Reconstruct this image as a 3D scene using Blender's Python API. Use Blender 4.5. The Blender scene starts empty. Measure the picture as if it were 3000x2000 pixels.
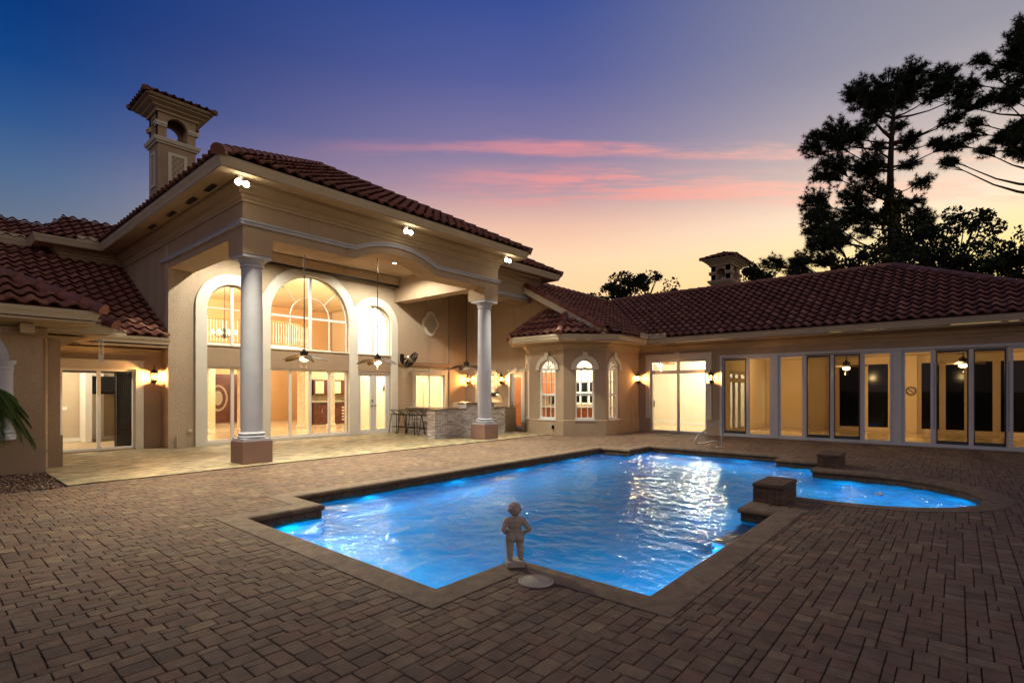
import bpy, bmesh, math, random
from mathutils import Vector, Matrix, noise
from mathutils.geometry import tessellate_polygon
random.seed(7)
PI = math.pi
R = math.radians
SC = bpy.context.scene
COL = SC.collection

# ---------------------------------------------------------------- helpers
def lin(c):
    return tuple(((v/255.0)/12.92 if v/255.0 <= .04045 else ((v/255.0+.055)/1.055)**2.4) for v in c) + (1.0,)

class NT:
    """small node-tree writer"""
    def __init__(s, tree): s.t = tree; s.n = tree.nodes; s.l = tree.links
    def node(s, typ, **kw):
        n = s.n.new(typ)
        for k, v in kw.items(): setattr(n, k, v)
        return n
    def put(s, sock, v):
        if isinstance(v, bpy.types.NodeSocket): s.l.new(v, sock)
        else: sock.default_value = v
    def m(s, op, a, b=None, c=None, clamp=False):
        n = s.node('ShaderNodeMath', operation=op, use_clamp=clamp)
        s.put(n.inputs[0], a)
        if b is not None: s.put(n.inputs[1], b)
        if c is not None: s.put(n.inputs[2], c)
        return n.outputs[0]
    def step(s, x, a, b, smooth=True):
        n = s.node('ShaderNodeMapRange', interpolation_type='SMOOTHSTEP' if smooth else 'LINEAR')
        s.put(n.inputs[0], x); n.inputs[1].default_value = a; n.inputs[2].default_value = b
        n.inputs[3].default_value = 0; n.inputs[4].default_value = 1
        return n.outputs[0]
    def mix(s, f, a, b, mode='MIX'):
        n = s.node('ShaderNodeMix', data_type='RGBA', blend_type=mode)
        s.put(n.inputs[0], f); s.put(n.inputs[6], a); s.put(n.inputs[7], b)
        return n.outputs[2]
    def ramp(s, f, stops):
        n = s.node('ShaderNodeValToRGB'); e = n.color_ramp.elements
        while len(e) < len(stops): e.new(0.5)
        for i, (p, c) in enumerate(stops): e[i].position = p; e[i].color = c
        s.put(n.inputs[0], f); return n.outputs[0]
    def noise(s, vec, scale, detail=4, rough=.55, dim='3D'):
        n = s.node('ShaderNodeTexNoise', noise_dimensions=dim)
        if vec is not None: s.l.new(vec, n.inputs['Vector'])
        n.inputs['Scale'].default_value = scale; n.inputs['Detail'].default_value = detail; n.inputs['Roughness'].default_value = rough
        return n
    def bump(s, h, strength, dist):
        n = s.node('ShaderNodeBump'); s.l.new(h, n.inputs['Height'])
        n.inputs['Strength'].default_value = strength; n.inputs['Distance'].default_value = dist
        return n.outputs[0]

def newmat(name):
    m = bpy.data.materials.new(name); m.use_nodes = True
    nt = NT(m.node_tree); nt.n.clear()
    out = nt.node('ShaderNodeOutputMaterial')
    b = nt.node('ShaderNodeBsdfPrincipled'); nt.l.new(b.outputs[0], out.inputs[0])
    return m, nt, b, out

def rough_mat(name, col, rough=.8, var=.12, vscale=2.0, bscale=60, bstr=.4, bdist=.01, metal=0, fine=None, spec=.3, streak=0):
    """plain painted / plastered / metal surface with soft stains and a fine grain"""
    m, nt, b, out = newmat(name)
    tc = nt.node('ShaderNodeTexCoord').outputs['Object']
    n1 = nt.noise(tc, vscale, 5); n2 = nt.noise(tc, bscale, 4, .65)
    c = Vector(col[:3])
    lo = tuple(c*(1-var)) + (1,); hi = tuple(c*(1+var)) + (1,)
    cc = nt.ramp(n1.outputs[0], [(.3, lo), (.7, hi)])
    if fine:
        cc = nt.mix(fine, cc, nt.ramp(n2.outputs[0], [(.35, tuple(c*.75)+(1,)), (.65, tuple(c*1.25)+(1,))]))
    if streak:
        mp = nt.node('ShaderNodeMapping'); nt.l.new(tc, mp.inputs[0]); mp.inputs['Scale'].default_value = (1,1,.12)
        n3 = nt.noise(mp.outputs[0], 3.2, 6, .65); n4 = nt.noise(tc, .55, 4, .6)
        f = nt.m('MULTIPLY', nt.step(n3.outputs[0], .50, .72), nt.step(n4.outputs[0], .42, .62))
        cc = nt.mix(nt.m('MULTIPLY', f, streak), cc, tuple(c*.45)+(1,))
    nt.l.new(cc, b.inputs['Base Color'])
    b.inputs['Roughness'].default_value = rough; b.inputs['Metallic'].default_value = metal
    b.inputs['Specular IOR Level'].default_value = spec
    if bstr: nt.l.new(nt.bump(n2.outputs[0], bstr, bdist), b.inputs['Normal'])
    return m

M = {}
M['stucco'] = rough_mat('tan_stucco', (.40,.295,.20), .9, .08, 1.3, 38, .75, .02, fine=.3, streak=.4)
M['stucco_light'] = rough_mat('sand_stucco', (.48,.385,.28), .9, .07, 1.0, 34, .8, .02, fine=.25, streak=.35)
M['plinth'] = rough_mat('brown_plinth_paint', (.27,.165,.135), .8, .08, 2, 60, .4, .01)
M['trim'] = rough_mat('cream_trim', (.62,.57,.47), .8, .05, 2, 70, .3, .006)
M['surround'] = rough_mat('pale_surround', (.70,.68,.61), .85, .05, 2, 60, .4, .008)
M['column'] = rough_mat('column_paint', (.45,.465,.54), .75, .08, 2.2, 45, .6, .012, fine=.16, streak=.4)
M['eave'] = rough_mat('eave_paint', (.43,.33,.215), .8, .07, 1.5, 50, .2, .005)
M['gutter'] = rough_mat('gutter_metal', (.50,.43,.32), .45, .05, 2, 20, .05, .003)
M['white'] = rough_mat('white_frame', (.74,.74,.72), .45, .03, 2, 30, .03, .002)
M['alu'] = rough_mat('grey_aluminium', (.50,.51,.53), .45, .04, 2, 30, .04, .002)
M['dark'] = rough_mat('dark_bronze', (.035,.028,.024), .45, .15, 8, 40, .1, .003, metal=.3)
M['screen'] = rough_mat('dark_screen_frame', (.05,.05,.05), .5, .1, 4, 40, .05, .002)
M['blackmetal'] = rough_mat('black_iron', (.02,.018,.017), .5, .2, 10, 80, .1, .002, metal=.5)
M['steel'] = rough_mat('stainless_steel', (.55,.53,.5), .28, .06, 5, 40, .05, .002, metal=1)
M['granite'] = rough_mat('granite', (.30,.24,.17), .25, .35, 30, 160, .0, .001, fine=.5)
M['darkgranite'] = rough_mat('dark_granite', (.06,.05,.045), .25, .4, 40, 160, .0, .001, fine=.5)
M['wood'] = rough_mat('dark_cherry_wood', (.085,.028,.016), .4, .25, 4, 30, .08, .003)
M['redwood'] = rough_mat('cherry_cabinet', (.32,.10,.035), .4, .18, 5, 30, .08, .003)
M['oak'] = rough_mat('oak_rail', (.42,.20,.07), .4, .15, 6, 30, .05, .003)
M['blade'] = rough_mat('fan_blade', (.10,.065,.045), .5, .2, 8, 40, .1, .002)
M['iwall'] = rough_mat('warm_interior_plaster', (.60,.37,.18), .85, .04, 1, 40, .1, .004)
M['iceil'] = rough_mat('interior_ceiling', (.72,.58,.38), .85, .03, 1, 40, .1, .004)
M['iwhite'] = rough_mat('white_interior_plaster', (.74,.70,.60), .85, .03, 1, 40, .1, .004)
M['icream'] = rough_mat('cream_interior_plaster', (.68,.55,.36), .85, .03, 1, 40, .1, .004)
M['igrey'] = rough_mat('taupe_interior_plaster', (.48,.40,.30), .85, .03, 1, 40, .1, .004)
M['ifloor'] = rough_mat('polished_cream_floor', (.58,.45,.27), .16, .05, 2, 40, .02, .002, spec=.5)
M['carpet'] = rough_mat('carpet', (.45,.36,.26), .95, .1, 8, 200, .5, .01)
M['marble'] = rough_mat('travertine_column', (.60,.50,.36), .5, .25, 7, 25, .3, .01, fine=.3)
M['night'] = rough_mat('black_glass_and_night', (.005,.005,.005), .12, .1, 3, 30, .0, .002, spec=.12)  # black screens and plates; in windows the dark outdoors is put into it
M['curtain'] = rough_mat('grey_curtain', (.16,.15,.13), .9, .15, 5, 120, .2, .004)
M['concrete'] = rough_mat('pale_plastic_lid', (.34,.30,.24), .6, .08, 6, 80, .1, .003)
M['statue'] = rough_mat('cast_stone', (.36,.315,.27), .9, .18, 9, 120, .5, .004, fine=.3)
M['bark'] = rough_mat('bark', (.06,.042,.03), .9, .3, 5, 22, .8, .03)
M['soil'] = rough_mat('soil', (.05,.035,.025), .95, .3, 4, 30, .6, .03)
M['lawn'] = rough_mat('lawn', (.035,.055,.02), .95, .3, 1.5, 30, .6, .03)
M['joint'] = rough_mat('joint_sand', (.042,.032,.025), .95, .25, 6, 90, .4, .004)

def leafmat(name, a, b2, trans=.25):
    m, nt, b, out = newmat(name)
    tc = nt.node('ShaderNodeTexCoord').outputs['Object']
    f = nt.noise(tc, 1.1, 3).outputs[0]
    c = nt.ramp(f, [(.35, a+(1,)), (.65, b2+(1,))])
    nt.l.new(c, b.inputs['Base Color']); b.inputs['Roughness'].default_value = .6
    b.inputs['Specular IOR Level'].default_value = .2
    return m
M['needle'] = leafmat('pine_needles', (.018,.026,.012), (.045,.055,.022))
M['leaf'] = leafmat('broad_leaves', (.014,.022,.010), (.035,.048,.018))
M['ivy'] = leafmat('ivy_leaves', (.045,.055,.014), (.10,.095,.025))
M['palm'] = leafmat('palm_leaves', (.055,.10,.025), (.10,.17,.045))

def glassmat(name, tint=(1,1,1), ior=1.45, refl=1.0):
    m, nt, b, out = newmat(name); nt.n.remove(b)
    tr = nt.node('ShaderNodeBsdfTransparent'); tr.inputs[0].default_value = tint+(1,)
    gl = nt.node('ShaderNodeBsdfGlossy'); gl.inputs['Roughness'].default_value = .01
    fr = nt.node('ShaderNodeFresnel'); fr.inputs[0].default_value = ior
    mx = nt.node('ShaderNodeMixShader')
    nt.l.new(nt.m('MULTIPLY', fr.outputs[0], refl, clamp=True), mx.inputs[0])
    nt.l.new(tr.outputs[0], mx.inputs[1]); nt.l.new(gl.outputs[0], mx.inputs[2]); nt.l.new(mx.outputs[0], out.inputs[0])
    return m
M['mesh'] = glassmat('insect_screen', (.50,.50,.50), 1.05)
M['glass'] = glassmat('window_glass', (.95,.97,.96))
M['lampglass'] = glassmat('lamp_glass', (1,.9,.75))

def emit(name, col, st):
    m, nt, b, out = newmat(name); nt.n.remove(b)
    e = nt.node('ShaderNodeEmission'); e.inputs[0].default_value = col+(1,); e.inputs[1].default_value = st
    nt.l.new(e.outputs[0], out.inputs[0]); return m
M['bulb_warm'] = emit('lit_warm_lamp', (1,.62,.25), 22)
M['bulb_white'] = emit('lit_white_lamp', (1,.9,.66), 30)
M['bulb_soft'] = emit('lit_soft_lamp', (1,.82,.5), 6)
M['frosted'] = emit('glowing_frosted_glass', (.95,1,.80), .95)  # light from behind the pane is put into its own glow

# terracotta roof tile: per-tile colour from a face attribute, darker weathering
def tilemat():
    m, nt, b, out = newmat('terracotta_tile')
    at = nt.node('ShaderNodeAttribute', attribute_name='tile')
    tc = nt.node('ShaderNodeTexCoord').outputs['Object']
    n = nt.noise(tc, 14, 5, .6); n2 = nt.noise(tc, .8, 3)
    c = nt.ramp(at.outputs['Fac'],
                [(0, (.150,.062,.048,1)), (.3, (.21,.082,.060,1)), (.75, (.27,.112,.080,1)), (1, (.36,.17,.115,1))])
    c = nt.mix(nt.m('MULTIPLY', n.outputs[0], .45), c, (.18,.085,.07,1))
    c = nt.mix(nt.step(n2.outputs[0], .45, .75), c, (.24,.085,.07,1), 'MIX')
    nt.l.new(c, b.inputs['Base Color']); b.inputs['Roughness'].default_value = .75
    b.inputs['Specular IOR Level'].default_value = .3
    nt.l.new(nt.bump(n.outputs[0], .3, .01), b.inputs['Normal'])
    return m
M['tile'] = tilemat()

def pavermat(name, stops, g=.5):
    m, nt, b, out = newmat(name)
    at = nt.node('ShaderNodeAttribute', attribute_name='tile')
    tc = nt.node('ShaderNodeTexCoord').outputs['Object']
    n = nt.noise(tc, 55, 5, .7); n2 = nt.noise(tc, 7, 4, .6); n3 = nt.noise(tc, .7, 3)
    c = nt.ramp(at.outputs['Fac'], stops)
    c = nt.mix(g, c, nt.ramp(n2.outputs[0], [(.3, (.12,.08,.06,1)), (.7, (.85,.72,.6,1))]), 'SOFT_LIGHT')
    c = nt.mix(nt.m('MULTIPLY', n.outputs[0], .6), c, (.06,.045,.035,1))
    c = nt.mix(nt.step(n3.outputs[0], .5, .8), c, nt.mix(.5, c, (.05,.04,.035,1)))
    nt.l.new(c, b.inputs['Base Color']); b.inputs['Roughness'].default_value = .8
    b.inputs['Specular IOR Level'].default_value = .25
    nt.l.new(nt.bump(n.outputs[0], .8, .008), b.inputs['Normal'])
    return m
M['paver'] = pavermat('concrete_paver', [(0,(.135,.098,.078,1)),(.2,(.185,.120,.088,1)),(.4,(.215,.148,.105,1)),(.55,(.165,.128,.100,1)),(.72,(.215,.126,.092,1)),(.88,(.205,.155,.112,1)),(1,(.29,.215,.14,1))])
M['coping'] = pavermat('coping_brick', [(0,(.20,.15,.112,1)),(.5,(.225,.168,.125,1)),(1,(.25,.188,.14,1))])
M['darkbrick'] = pavermat('dark_wet_brick', [(0,(.085,.055,.042,1)),(.5,(.12,.078,.058,1)),(1,(.15,.095,.07,1))])

def stackstone(name, dark, light, sx=3.2, sy=15):
    m, nt, b, out = newmat(name)
    tc = nt.node('ShaderNodeTexCoord').outputs['UV']
    br = nt.node('ShaderNodeTexBrick'); nt.l.new(tc, br.inputs['Vector'])
    br.inputs['Scale'].default_value = 1.0; br.inputs['Brick Width'].default_value = 1/sx; br.inputs['Row Height'].default_value = 1/sy
    br.inputs['Mortar Size'].default_value = .004; br.offset = .37; br.inputs['Bias'].default_value = 0
    br.inputs['Color1'].default_value = dark+(1,); br.inputs['Color2'].default_value = light+(1,); br.inputs['Mortar'].default_value = (.05,.04,.035,1)
    n = nt.noise(tc, 9, 5, .7)
    c = nt.mix(.5, br.outputs[0], nt.ramp(n.outputs[0], [(.3,(.1,.08,.07,1)),(.7,(.9,.82,.72,1))]), 'OVERLAY')
    nt.l.new(c, b.inputs['Base Color']); b.inputs['Roughness'].default_value = .85
    h = nt.m('ADD', nt.m('MULTIPLY', br.outputs[0], 1.4), nt.m('MULTIPLY', n.outputs[0], .8))
    nt.l.new(nt.bump(h, 1.0, .03), b.inputs['Normal'])
    return m
M['ledger'] = stackstone('split_face_stone', (.44,.43,.46), (.78,.77,.78), 4.5, 21)
M['walltile'] = stackstone('waterline_tile', (.09,.06,.045), (.15,.10,.07), 5.5, 6.5)

def travertine():
    m, nt, b, out = newmat('travertine_patio')
    tc = nt.node('ShaderNodeTexCoord').outputs['Object']
    br = nt.node('ShaderNodeTexBrick'); nt.l.new(tc, br.inputs['Vector'])
    br.inputs['Scale'].default_value = 1.0; br.inputs['Brick Width'].default_value = .61; br.inputs['Row Height'].default_value = .41
    br.inputs['Mortar Size'].default_value = .004; br.inputs['Color1'].default_value = (.27,.235,.16,1); br.inputs['Color2'].default_value = (.35,.285,.195,1)
    br.inputs['Mortar'].default_value = (.20,.16,.10,1)
    mp = nt.node('ShaderNodeMapping'); nt.l.new(tc, mp.inputs[0]); mp.inputs['Scale'].default_value = (1, 3.2, 1)
    n = nt.noise(mp.outputs[0], 2.6, 6, .65); n2 = nt.noise(tc, 30, 3)
    c = nt.mix(.85, br.outputs[0], nt.ramp(n.outputs[0], [(.36,(.06,.05,.035,1)),(.5,(.42,.42,.36,1)),(.64,(.88,.80,.66,1))]), 'OVERLAY')
    nt.l.new(c, b.inputs['Base Color']); b.inputs['Roughness'].default_value = .6
    nt.l.new(nt.bump(nt.m('ADD', br.outputs[1], n2.outputs[0]), .15, .004), b.inputs['Normal'])
    return m
M['travertine'] = travertine()

def watermat():
    m, nt, b, out = newmat('pool_water'); nt.n.remove(b)
    tc = nt.node('ShaderNodeTexCoord').outputs['Object']
    n = nt.noise(tc, 11, 3, .6); n2 = nt.noise(tc, 30, 2, .5)
    h = nt.m('ADD', n.outputs[0], nt.m('MULTIPLY', n2.outputs[0], .25))
    bp = nt.bump(h, .5, .025)
    tr = nt.node('ShaderNodeBsdfRefraction'); tr.inputs[0].default_value = (.85,.97,1,1); tr.inputs['IOR'].default_value = 1.33; tr.inputs['Roughness'].default_value = 0; nt.l.new(bp, tr.inputs['Normal'])
    gl = nt.node('ShaderNodeBsdfGlossy'); gl.inputs[0].default_value = (.74,.88,1,1); gl.inputs['Roughness'].default_value = .02; nt.l.new(bp, gl.inputs['Normal'])
    fr = nt.node('ShaderNodeFresnel'); fr.inputs[0].default_value = 1.33; nt.l.new(bp, fr.inputs['Normal'])
    mx = nt.node('ShaderNodeMixShader'); nt.l.new(fr.outputs[0], mx.inputs[0])
    nt.l.new(tr.outputs[0], mx.inputs[1]); nt.l.new(gl.outputs[0], mx.inputs[2]); nt.l.new(mx.outputs[0], out.inputs[0])
    return m
M['water'] = watermat()

def plaster():
    m, nt, b, out = newmat('blue_pool_plaster')
    tc = nt.node('ShaderNodeTexCoord').outputs['Object']
    n = nt.noise(tc, 1.6, 4, .6)
    v = nt.node('ShaderNodeTexVoronoi', feature='DISTANCE_TO_EDGE'); 
    mp = nt.mix(.35, tc, nt.noise(tc, 2.0, 3).outputs[1]); nt.l.new(mp, v.inputs['Vector']); v.inputs['Scale'].default_value = 3
    c = nt.ramp(n.outputs[0], [(.3,(.05,.44,.70,1)),(.7,(.10,.60,.80,1))])
    nt.l.new(c, b.inputs['Base Color']); b.inputs['Roughness'].default_value = .7
    return m
M['plaster'] = plaster()

class MB:
    def __init__(s): s.b = bmesh.new(); s.lay = None
    def v(s, p): return s.b.verts.new(p)
    def face(s, vs, smooth=False):
        try:
            f = s.b.faces.new(vs); f.smooth = smooth; return f
        except ValueError: return None
    def quad(s, *pts): return s.face([s.v(p) for p in pts])
    def box(s, x0, x1, y0, y1, z0, z1):
        return s.hexa([(x0,y0,z0),(x1,y0,z0),(x1,y1,z0),(x0,y1,z0),(x0,y0,z1),(x1,y0,z1),(x1,y1,z1),(x0,y1,z1)])
    def hexa(s, p):
        v = [s.v(q) for q in p]
        for i in ((3,2,1,0),(4,5,6,7),(0,1,5,4),(1,2,6,5),(2,3,7,6),(3,0,4,7)): s.face([v[k] for k in i])
        return s
    def obox(s, F, a0, a1, z0, z1, d0, d1):
        P = F.p
        return s.hexa([P(a0,z0,d0),P(a1,z0,d0),P(a1,z0,d1),P(a0,z0,d1),P(a0,z1,d0),P(a1,z1,d0),P(a1,z1,d1),P(a0,z1,d1)])
    def panel(s, F, outline, holes, d0, d1):
        """flat plate with holes, outline and holes as (a,z) lists"""
        loops = [outline] + list(holes)
        flat = [q for l in loops for q in l]
        tri = tessellate_polygon([[Vector((q[0], q[1], 0)) for q in l] for l in loops])
        fr = [s.v(F.p(q[0], q[1], d1)) for q in flat]; bk = [s.v(F.p(q[0], q[1], d0)) for q in flat]
        for t in tri:
            s.face([fr[i] for i in t]); s.face([bk[i] for i in reversed(t)])
        k = 0
        for l in loops:
            n = len(l)
            for i in range(n):
                j = (i+1) % n; s.face([fr[k+i], fr[k+j], bk[k+j], bk[k+i]])
            k += n
        return s
    def lathe(s, prof, c, n=32, a0=0, a1=2*PI, axis='z'):
        full = abs(a1-a0-2*PI) < 1e-6; m = n if full else n+1
        rings = []
        for r, z in prof:
            ring = []
            for i in range(m):
                a = a0+(a1-a0)*i/n
                ring.append(s.v((c[0]+r*math.cos(a), c[1]+r*math.sin(a), c[2]+z)))
            rings.append(ring)
        for k in range(len(rings)-1):
            for i in range(n):
                j = (i+1) % m
                s.face([rings[k][i], rings[k][j], rings[k+1][j], rings[k+1][i]], True)
        if full:
            if prof[0][0] > 1e-4: s.face(list(reversed(rings[0])))
            if prof[-1][0] > 1e-4: s.face(rings[-1])
        return s
    def tube(s, pts, r, n=8, cap=True):
        pts = [Vector(p) for p in pts]
        rr = r if isinstance(r, (list, tuple)) else [r]*len(pts)
        prev = None; x = None
        for i, p in enumerate(pts):
            t = (pts[min(i+1,len(pts)-1)]-pts[max(i-1,0)]).normalized()
            if x is None: x = t.cross(Vector((0,0,1)) if abs(t.z) < .9 else Vector((0,1,0)))
            else:
                x = x-t*x.dot(t)
                if x.length < 1e-4: x = t.orthogonal()
            x.normalize(); y = t.cross(x)
            ring = [s.v(p+(x*math.cos(2*PI*k/n)+y*math.sin(2*PI*k/n))*rr[i]) for k in range(n)]
            if prev:
                for k in range(n): s.face([prev[k], prev[(k+1)%n], ring[(k+1)%n], ring[k]], True)
            elif cap: s.face(ring)
            prev = ring
        if cap: s.face(list(reversed(prev)))
        return s
    def ball(s, c, r, n=16, m=10, sc=(1,1,1), M4=None):
        rings = []
        for k in range(m+1):
            ph = PI*k/m; ring = []
            for i in range(n):
                a = 2*PI*i/n
                q = Vector((math.sin(ph)*math.cos(a)*r*sc[0], math.sin(ph)*math.sin(a)*r*sc[1], math.cos(ph)*r*sc[2]))
                if M4: q = M4 @ q
                ring.append(q+Vector(c))
            rings.append(ring)
        top = s.v(rings[0][0]); bot = s.v(rings[-1][0])
        vr = [[s.v(p) for p in ring] for ring in rings[1:-1]]
        for i in range(n):
            s.face([top, vr[0][i], vr[0][(i+1)%n]], True); s.face([bot, vr[-1][(i+1)%n], vr[-1][i]], True)
        for k in range(len(vr)-1):
            for i in range(n): s.face([vr[k][i], vr[k+1][i], vr[k+1][(i+1)%n], vr[k][(i+1)%n]], True)
        return s
    def sweep(s, path, prof, closed=False, cap=True):
        """profile (outward offset, z) closed polygon swept along an XY path; outward is the right-hand side"""
        P = [Vector(p) for p in path]; n = len(P); rings = []
        for i in range(n):
            def nrm(a, b):
                d = (b-a).normalized(); return Vector((d.y, -d.x))
            if closed: n1 = nrm(P[i-1], P[i]); n2 = nrm(P[i], P[(i+1)%n])
            else:
                n1 = nrm(P[max(i-1,0)], P[max(i,1)]); n2 = nrm(P[min(i,n-2)], P[min(i+1,n-1)])
            mt = (n1+n2); mt = mt/ max(mt.dot(n1), .2)
            rings.append([s.v((P[i].x+mt.x*o, P[i].y+mt.y*o, z)) for o, z in prof])
        k = len(prof)
        for i in range(n if closed else n-1):
            a, b = rings[i], rings[(i+1)%n]
            for j in range(k): s.face([a[j], a[(j+1)%k], b[(j+1)%k], b[j]])
        if cap and not closed: s.face(rings[0]); s.face(list(reversed(rings[-1])))
        return s
    def build(s, name, mat, parent=None, loc=None, uvbox=False, recalc=True, sharp=40):
        b = s.b
        if recalc: bmesh.ops.recalc_face_normals(b, faces=b.faces)
        if uvbox:
            uv = b.loops.layers.uv.new('UVMap')
            for f in b.faces:
                n = f.normal
                for l in f.loops:
                    c = l.vert.co
                    l[uv].uv = (c.x, c.y) if abs(n.z) > .7 else ((c.y, c.z) if abs(n.x) > abs(n.y) else (c.x, c.z))
        me = bpy.data.meshes.new(name); b.to_mesh(me); b.free()
        me.materials.append(M[mat] if isinstance(mat, str) else mat)
        if any(p.use_smooth for p in me.polygons): me.set_sharp_from_angle(angle=R(sharp))
        o = bpy.data.objects.new(name, me); COL.objects.link(o)
        if parent:
            o.parent = parent
            if loc is None: o.matrix_parent_inverse = PW(parent).inverted()
        if loc is not None: o.location = loc
        return o

def PW(o):
    m = Matrix.LocRotScale(o.location, o.rotation_euler, o.scale)
    return (PW(o.parent) @ o.matrix_parent_inverse @ m) if o.parent else m

class Fr:
    def __init__(s, o, u, n): s.o = Vector(o); s.u = Vector(u); s.n = Vector(n)
    def p(s, a, z, d): q = s.o+s.u*a+s.n*d; return (q.x, q.y, z)
def FY(y): return Fr((0,y,0), (1,0,0), (0,-1,0))
def FX(x): return Fr((x,0,0), (0,1,0), (-1,0,0))

def tag(o, label=None, cat=None, group=None, kind=None):
    if label: o['label'] = label
    if cat: o['category'] = cat
    if group: o['group'] = group
    if kind: o['kind'] = kind
    return o
def empty(name, loc, label=None, cat=None, group=None, rz=0):
    o = bpy.data.objects.new(name, None); COL.objects.link(o); o.location = loc; o.rotation_euler = (0,0,rz)
    o.empty_display_size = .1
    return tag(o, label, cat, group)
def copy_thing(root, loc, rz, label, group=None):
    r = root.copy(); COL.objects.link(r); r.location = loc; r.rotation_euler = (0,0,rz); r['label'] = label
    if group: r['group'] = group
    for ch in list(root.children):
        c = ch.copy(); COL.objects.link(c); c.parent = r; c.matrix_parent_inverse = ch.matrix_parent_inverse.copy()
        for g in list(ch.children):
            d = g.copy(); COL.objects.link(d); d.parent = c; d.matrix_parent_inverse = g.matrix_parent_inverse.copy()
    return r
def point(loc, e, col, r=.06, name='lamp_light'):
    l = bpy.data.lights.new(name, 'POINT'); l.energy = e; l.color = col; l.shadow_soft_size = r
    o = bpy.data.objects.new(name, l); COL.objects.link(o); o.location = loc; return o
def spot(loc, target, e, col, size, blend=.8, r=.06, name='spot_light'):
    l = bpy.data.lights.new(name, 'SPOT'); l.energy = e; l.color = col; l.spot_size = R(size); l.spot_blend = blend; l.shadow_soft_size = r
    o = bpy.data.objects.new(name, l); COL.objects.link(o); o.location = loc
    o.rotation_euler = (Vector(target)-Vector(loc)).to_track_quat('-Z', 'Y').to_euler(); return o
def area(loc, sx, sy, e, col, name='ceiling_light'):
    l = bpy.data.lights.new(name, 'AREA'); l.shape = 'RECTANGLE'; l.size = sx; l.size_y = sy; l.energy = e; l.color = col
    o = bpy.data.objects.new(name, l); COL.objects.link(o); o.location = loc; return o

def arc(cx, cz, r, a0, a1, n=24):
    return [(cx+r*math.cos(a0+(a1-a0)*i/n), cz+r*math.sin(a0+(a1-a0)*i/n)) for i in range(n+1)]
def arch_outline(x0, x1, z0, zs, n=24):
    """rectangle with a semicircular head"""
    r = (x1-x0)/2; return [(x0,z0),(x1,z0)] + arc((x0+x1)/2, zs, r, 0, PI, n)
def rect(x0, x1, z0, z1): return [(x0,z0),(x1,z0),(x1,z1),(x0,z1)]

# ---------------------------------------------------------------- roof tiles
TW, TC = .285, .37
def tile_plane(name, P0, ax, up, poly, parent, tw=TW, tc=TC):
    ax = Vector(ax).normalized(); up = Vector(up).normalized(); nn = ax.cross(up).normalized(); P0 = Vector(P0)
    b = bmesh.new(); lay = b.faces.layers.float.new('tile')
    amin = min(p[0] for p in poly); amax = max(p[0] for p in poly); bmax = max(p[1] for p in poly); bmin = min(p[1] for p in poly)
    n = 7
    prof = []
    for k in range(n+1):
        x = k/n
        h = .060*math.sin(PI*x/.58) if x < .58 else -.022*math.sin(PI*(x-.58)/.42)
        prof.append((x, h))
    i0 = int(math.floor(amin/tw)); i1 = int(math.ceil(amax/tw)); j0 = int(math.floor(bmin/tc)); j1 = int(math.ceil(bmax/tc))
    for j in range(j0, j1):
        for i in range(i0, i1):
            col = random.random(); dz = random.uniform(-.006,.006); da = random.uniform(-.006,.006)
            lo, hi, lip = [], [], []
            for x, h in prof:
                a = (i+x)*tw+da
                lo.append(b.verts.new(P0+ax*a+up*(j*tc)+nn*(h+.066+dz)))
                hi.append(b.verts.new(P0+ax*a+up*((j+1)*tc+.03)+nn*(h+.006+dz)))
                lip.append(b.verts.new(P0+ax*a+up*(j*tc+.05)+nn*(h+.012+dz)))
            for k in range(n):
                f = b.faces.new([lo[k], lo[k+1], hi[k+1], hi[k]]); f.smooth = True; f[lay] = col
                f = b.faces.new([lip[k], lip[k+1], lo[k+1], lo[k]]); f[lay] = 0  # shadow under the course edge put into the lip as darkest tone
    w = lambda p: P0+ax*p[0]+up*p[1]
    m = len(poly); ctr = sum((w(p) for p in poly), Vector())/m
    for k in range(m):
        a, c = w(poly[k]), w(poly[(k+1)%m]); e = (c-a).normalized(); out = e.cross(nn)
        if out.dot(ctr-a) > 0: out = -out
        bmesh.ops.bisect_plane(b, geom=b.verts[:]+b.edges[:]+b.faces[:], plane_co=a-out*-.001, plane_no=out, clear_outer=True)
    f = b.faces.new([b.verts.new(w(p)-nn*.035) for p in poly]); f[lay] = .1
    me = bpy.data.meshes.new(name); b.to_mesh(me); b.free(); me.materials.append(M['tile'])
    o = bpy.data.objects.new(name, me); COL.objects.link(o); o.parent = parent; o.matrix_parent_inverse = PW(parent).inverted()
    return o
def caps(name, segs, parent, r=.115, ln=.40):
    for sg in segs: caps1(name, [sg], parent, r, ln)
def caps1(name, segs, parent, r, ln):
    b = bmesh.new(); lay = b.faces.layers.float.new('tile')
    for p0, p1 in segs:
        p0 = Vector(p0); p1 = Vector(p1); d = p1-p0; L = d.length; d.normalize()
        sd = d.cross(Vector((0,0,1))).normalized(); u = sd.cross(d).normalized()
        k = max(1, int(round(L/ln))); st = L/k
        for i in range(k):
            col = .45+.55*random.random(); n = 8; A, B = [], []
            for q in range(n+1):
                t = PI*(-.16+1.32*q/n)
                ra, rb = r*1.06, r*.9
                A.append(b.verts.new(p0+d*(i*st-.03)+sd*math.cos(t)*ra+u*(math.sin(t)*ra+.0)))
                B.append(b.verts.new(p0+d*((i+1)*st)+sd*math.cos(t)*rb+u*(math.sin(t)*rb-.015)))
            for q in range(n):
                f = b.faces.new([A[q], A[q+1], B[q+1], B[q]]); f.smooth = True; f[lay] = col
            f = b.faces.new(A); f[lay] = .2
    me = bpy.data.meshes.new(name); b.to_mesh(me); b.free(); me.materials.append(M['tile'])
    o = bpy.data.objects.new(name, me); COL.objects.link(o); o.parent = parent; o.matrix_parent_inverse = PW(parent).inverted()
    return o

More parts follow.
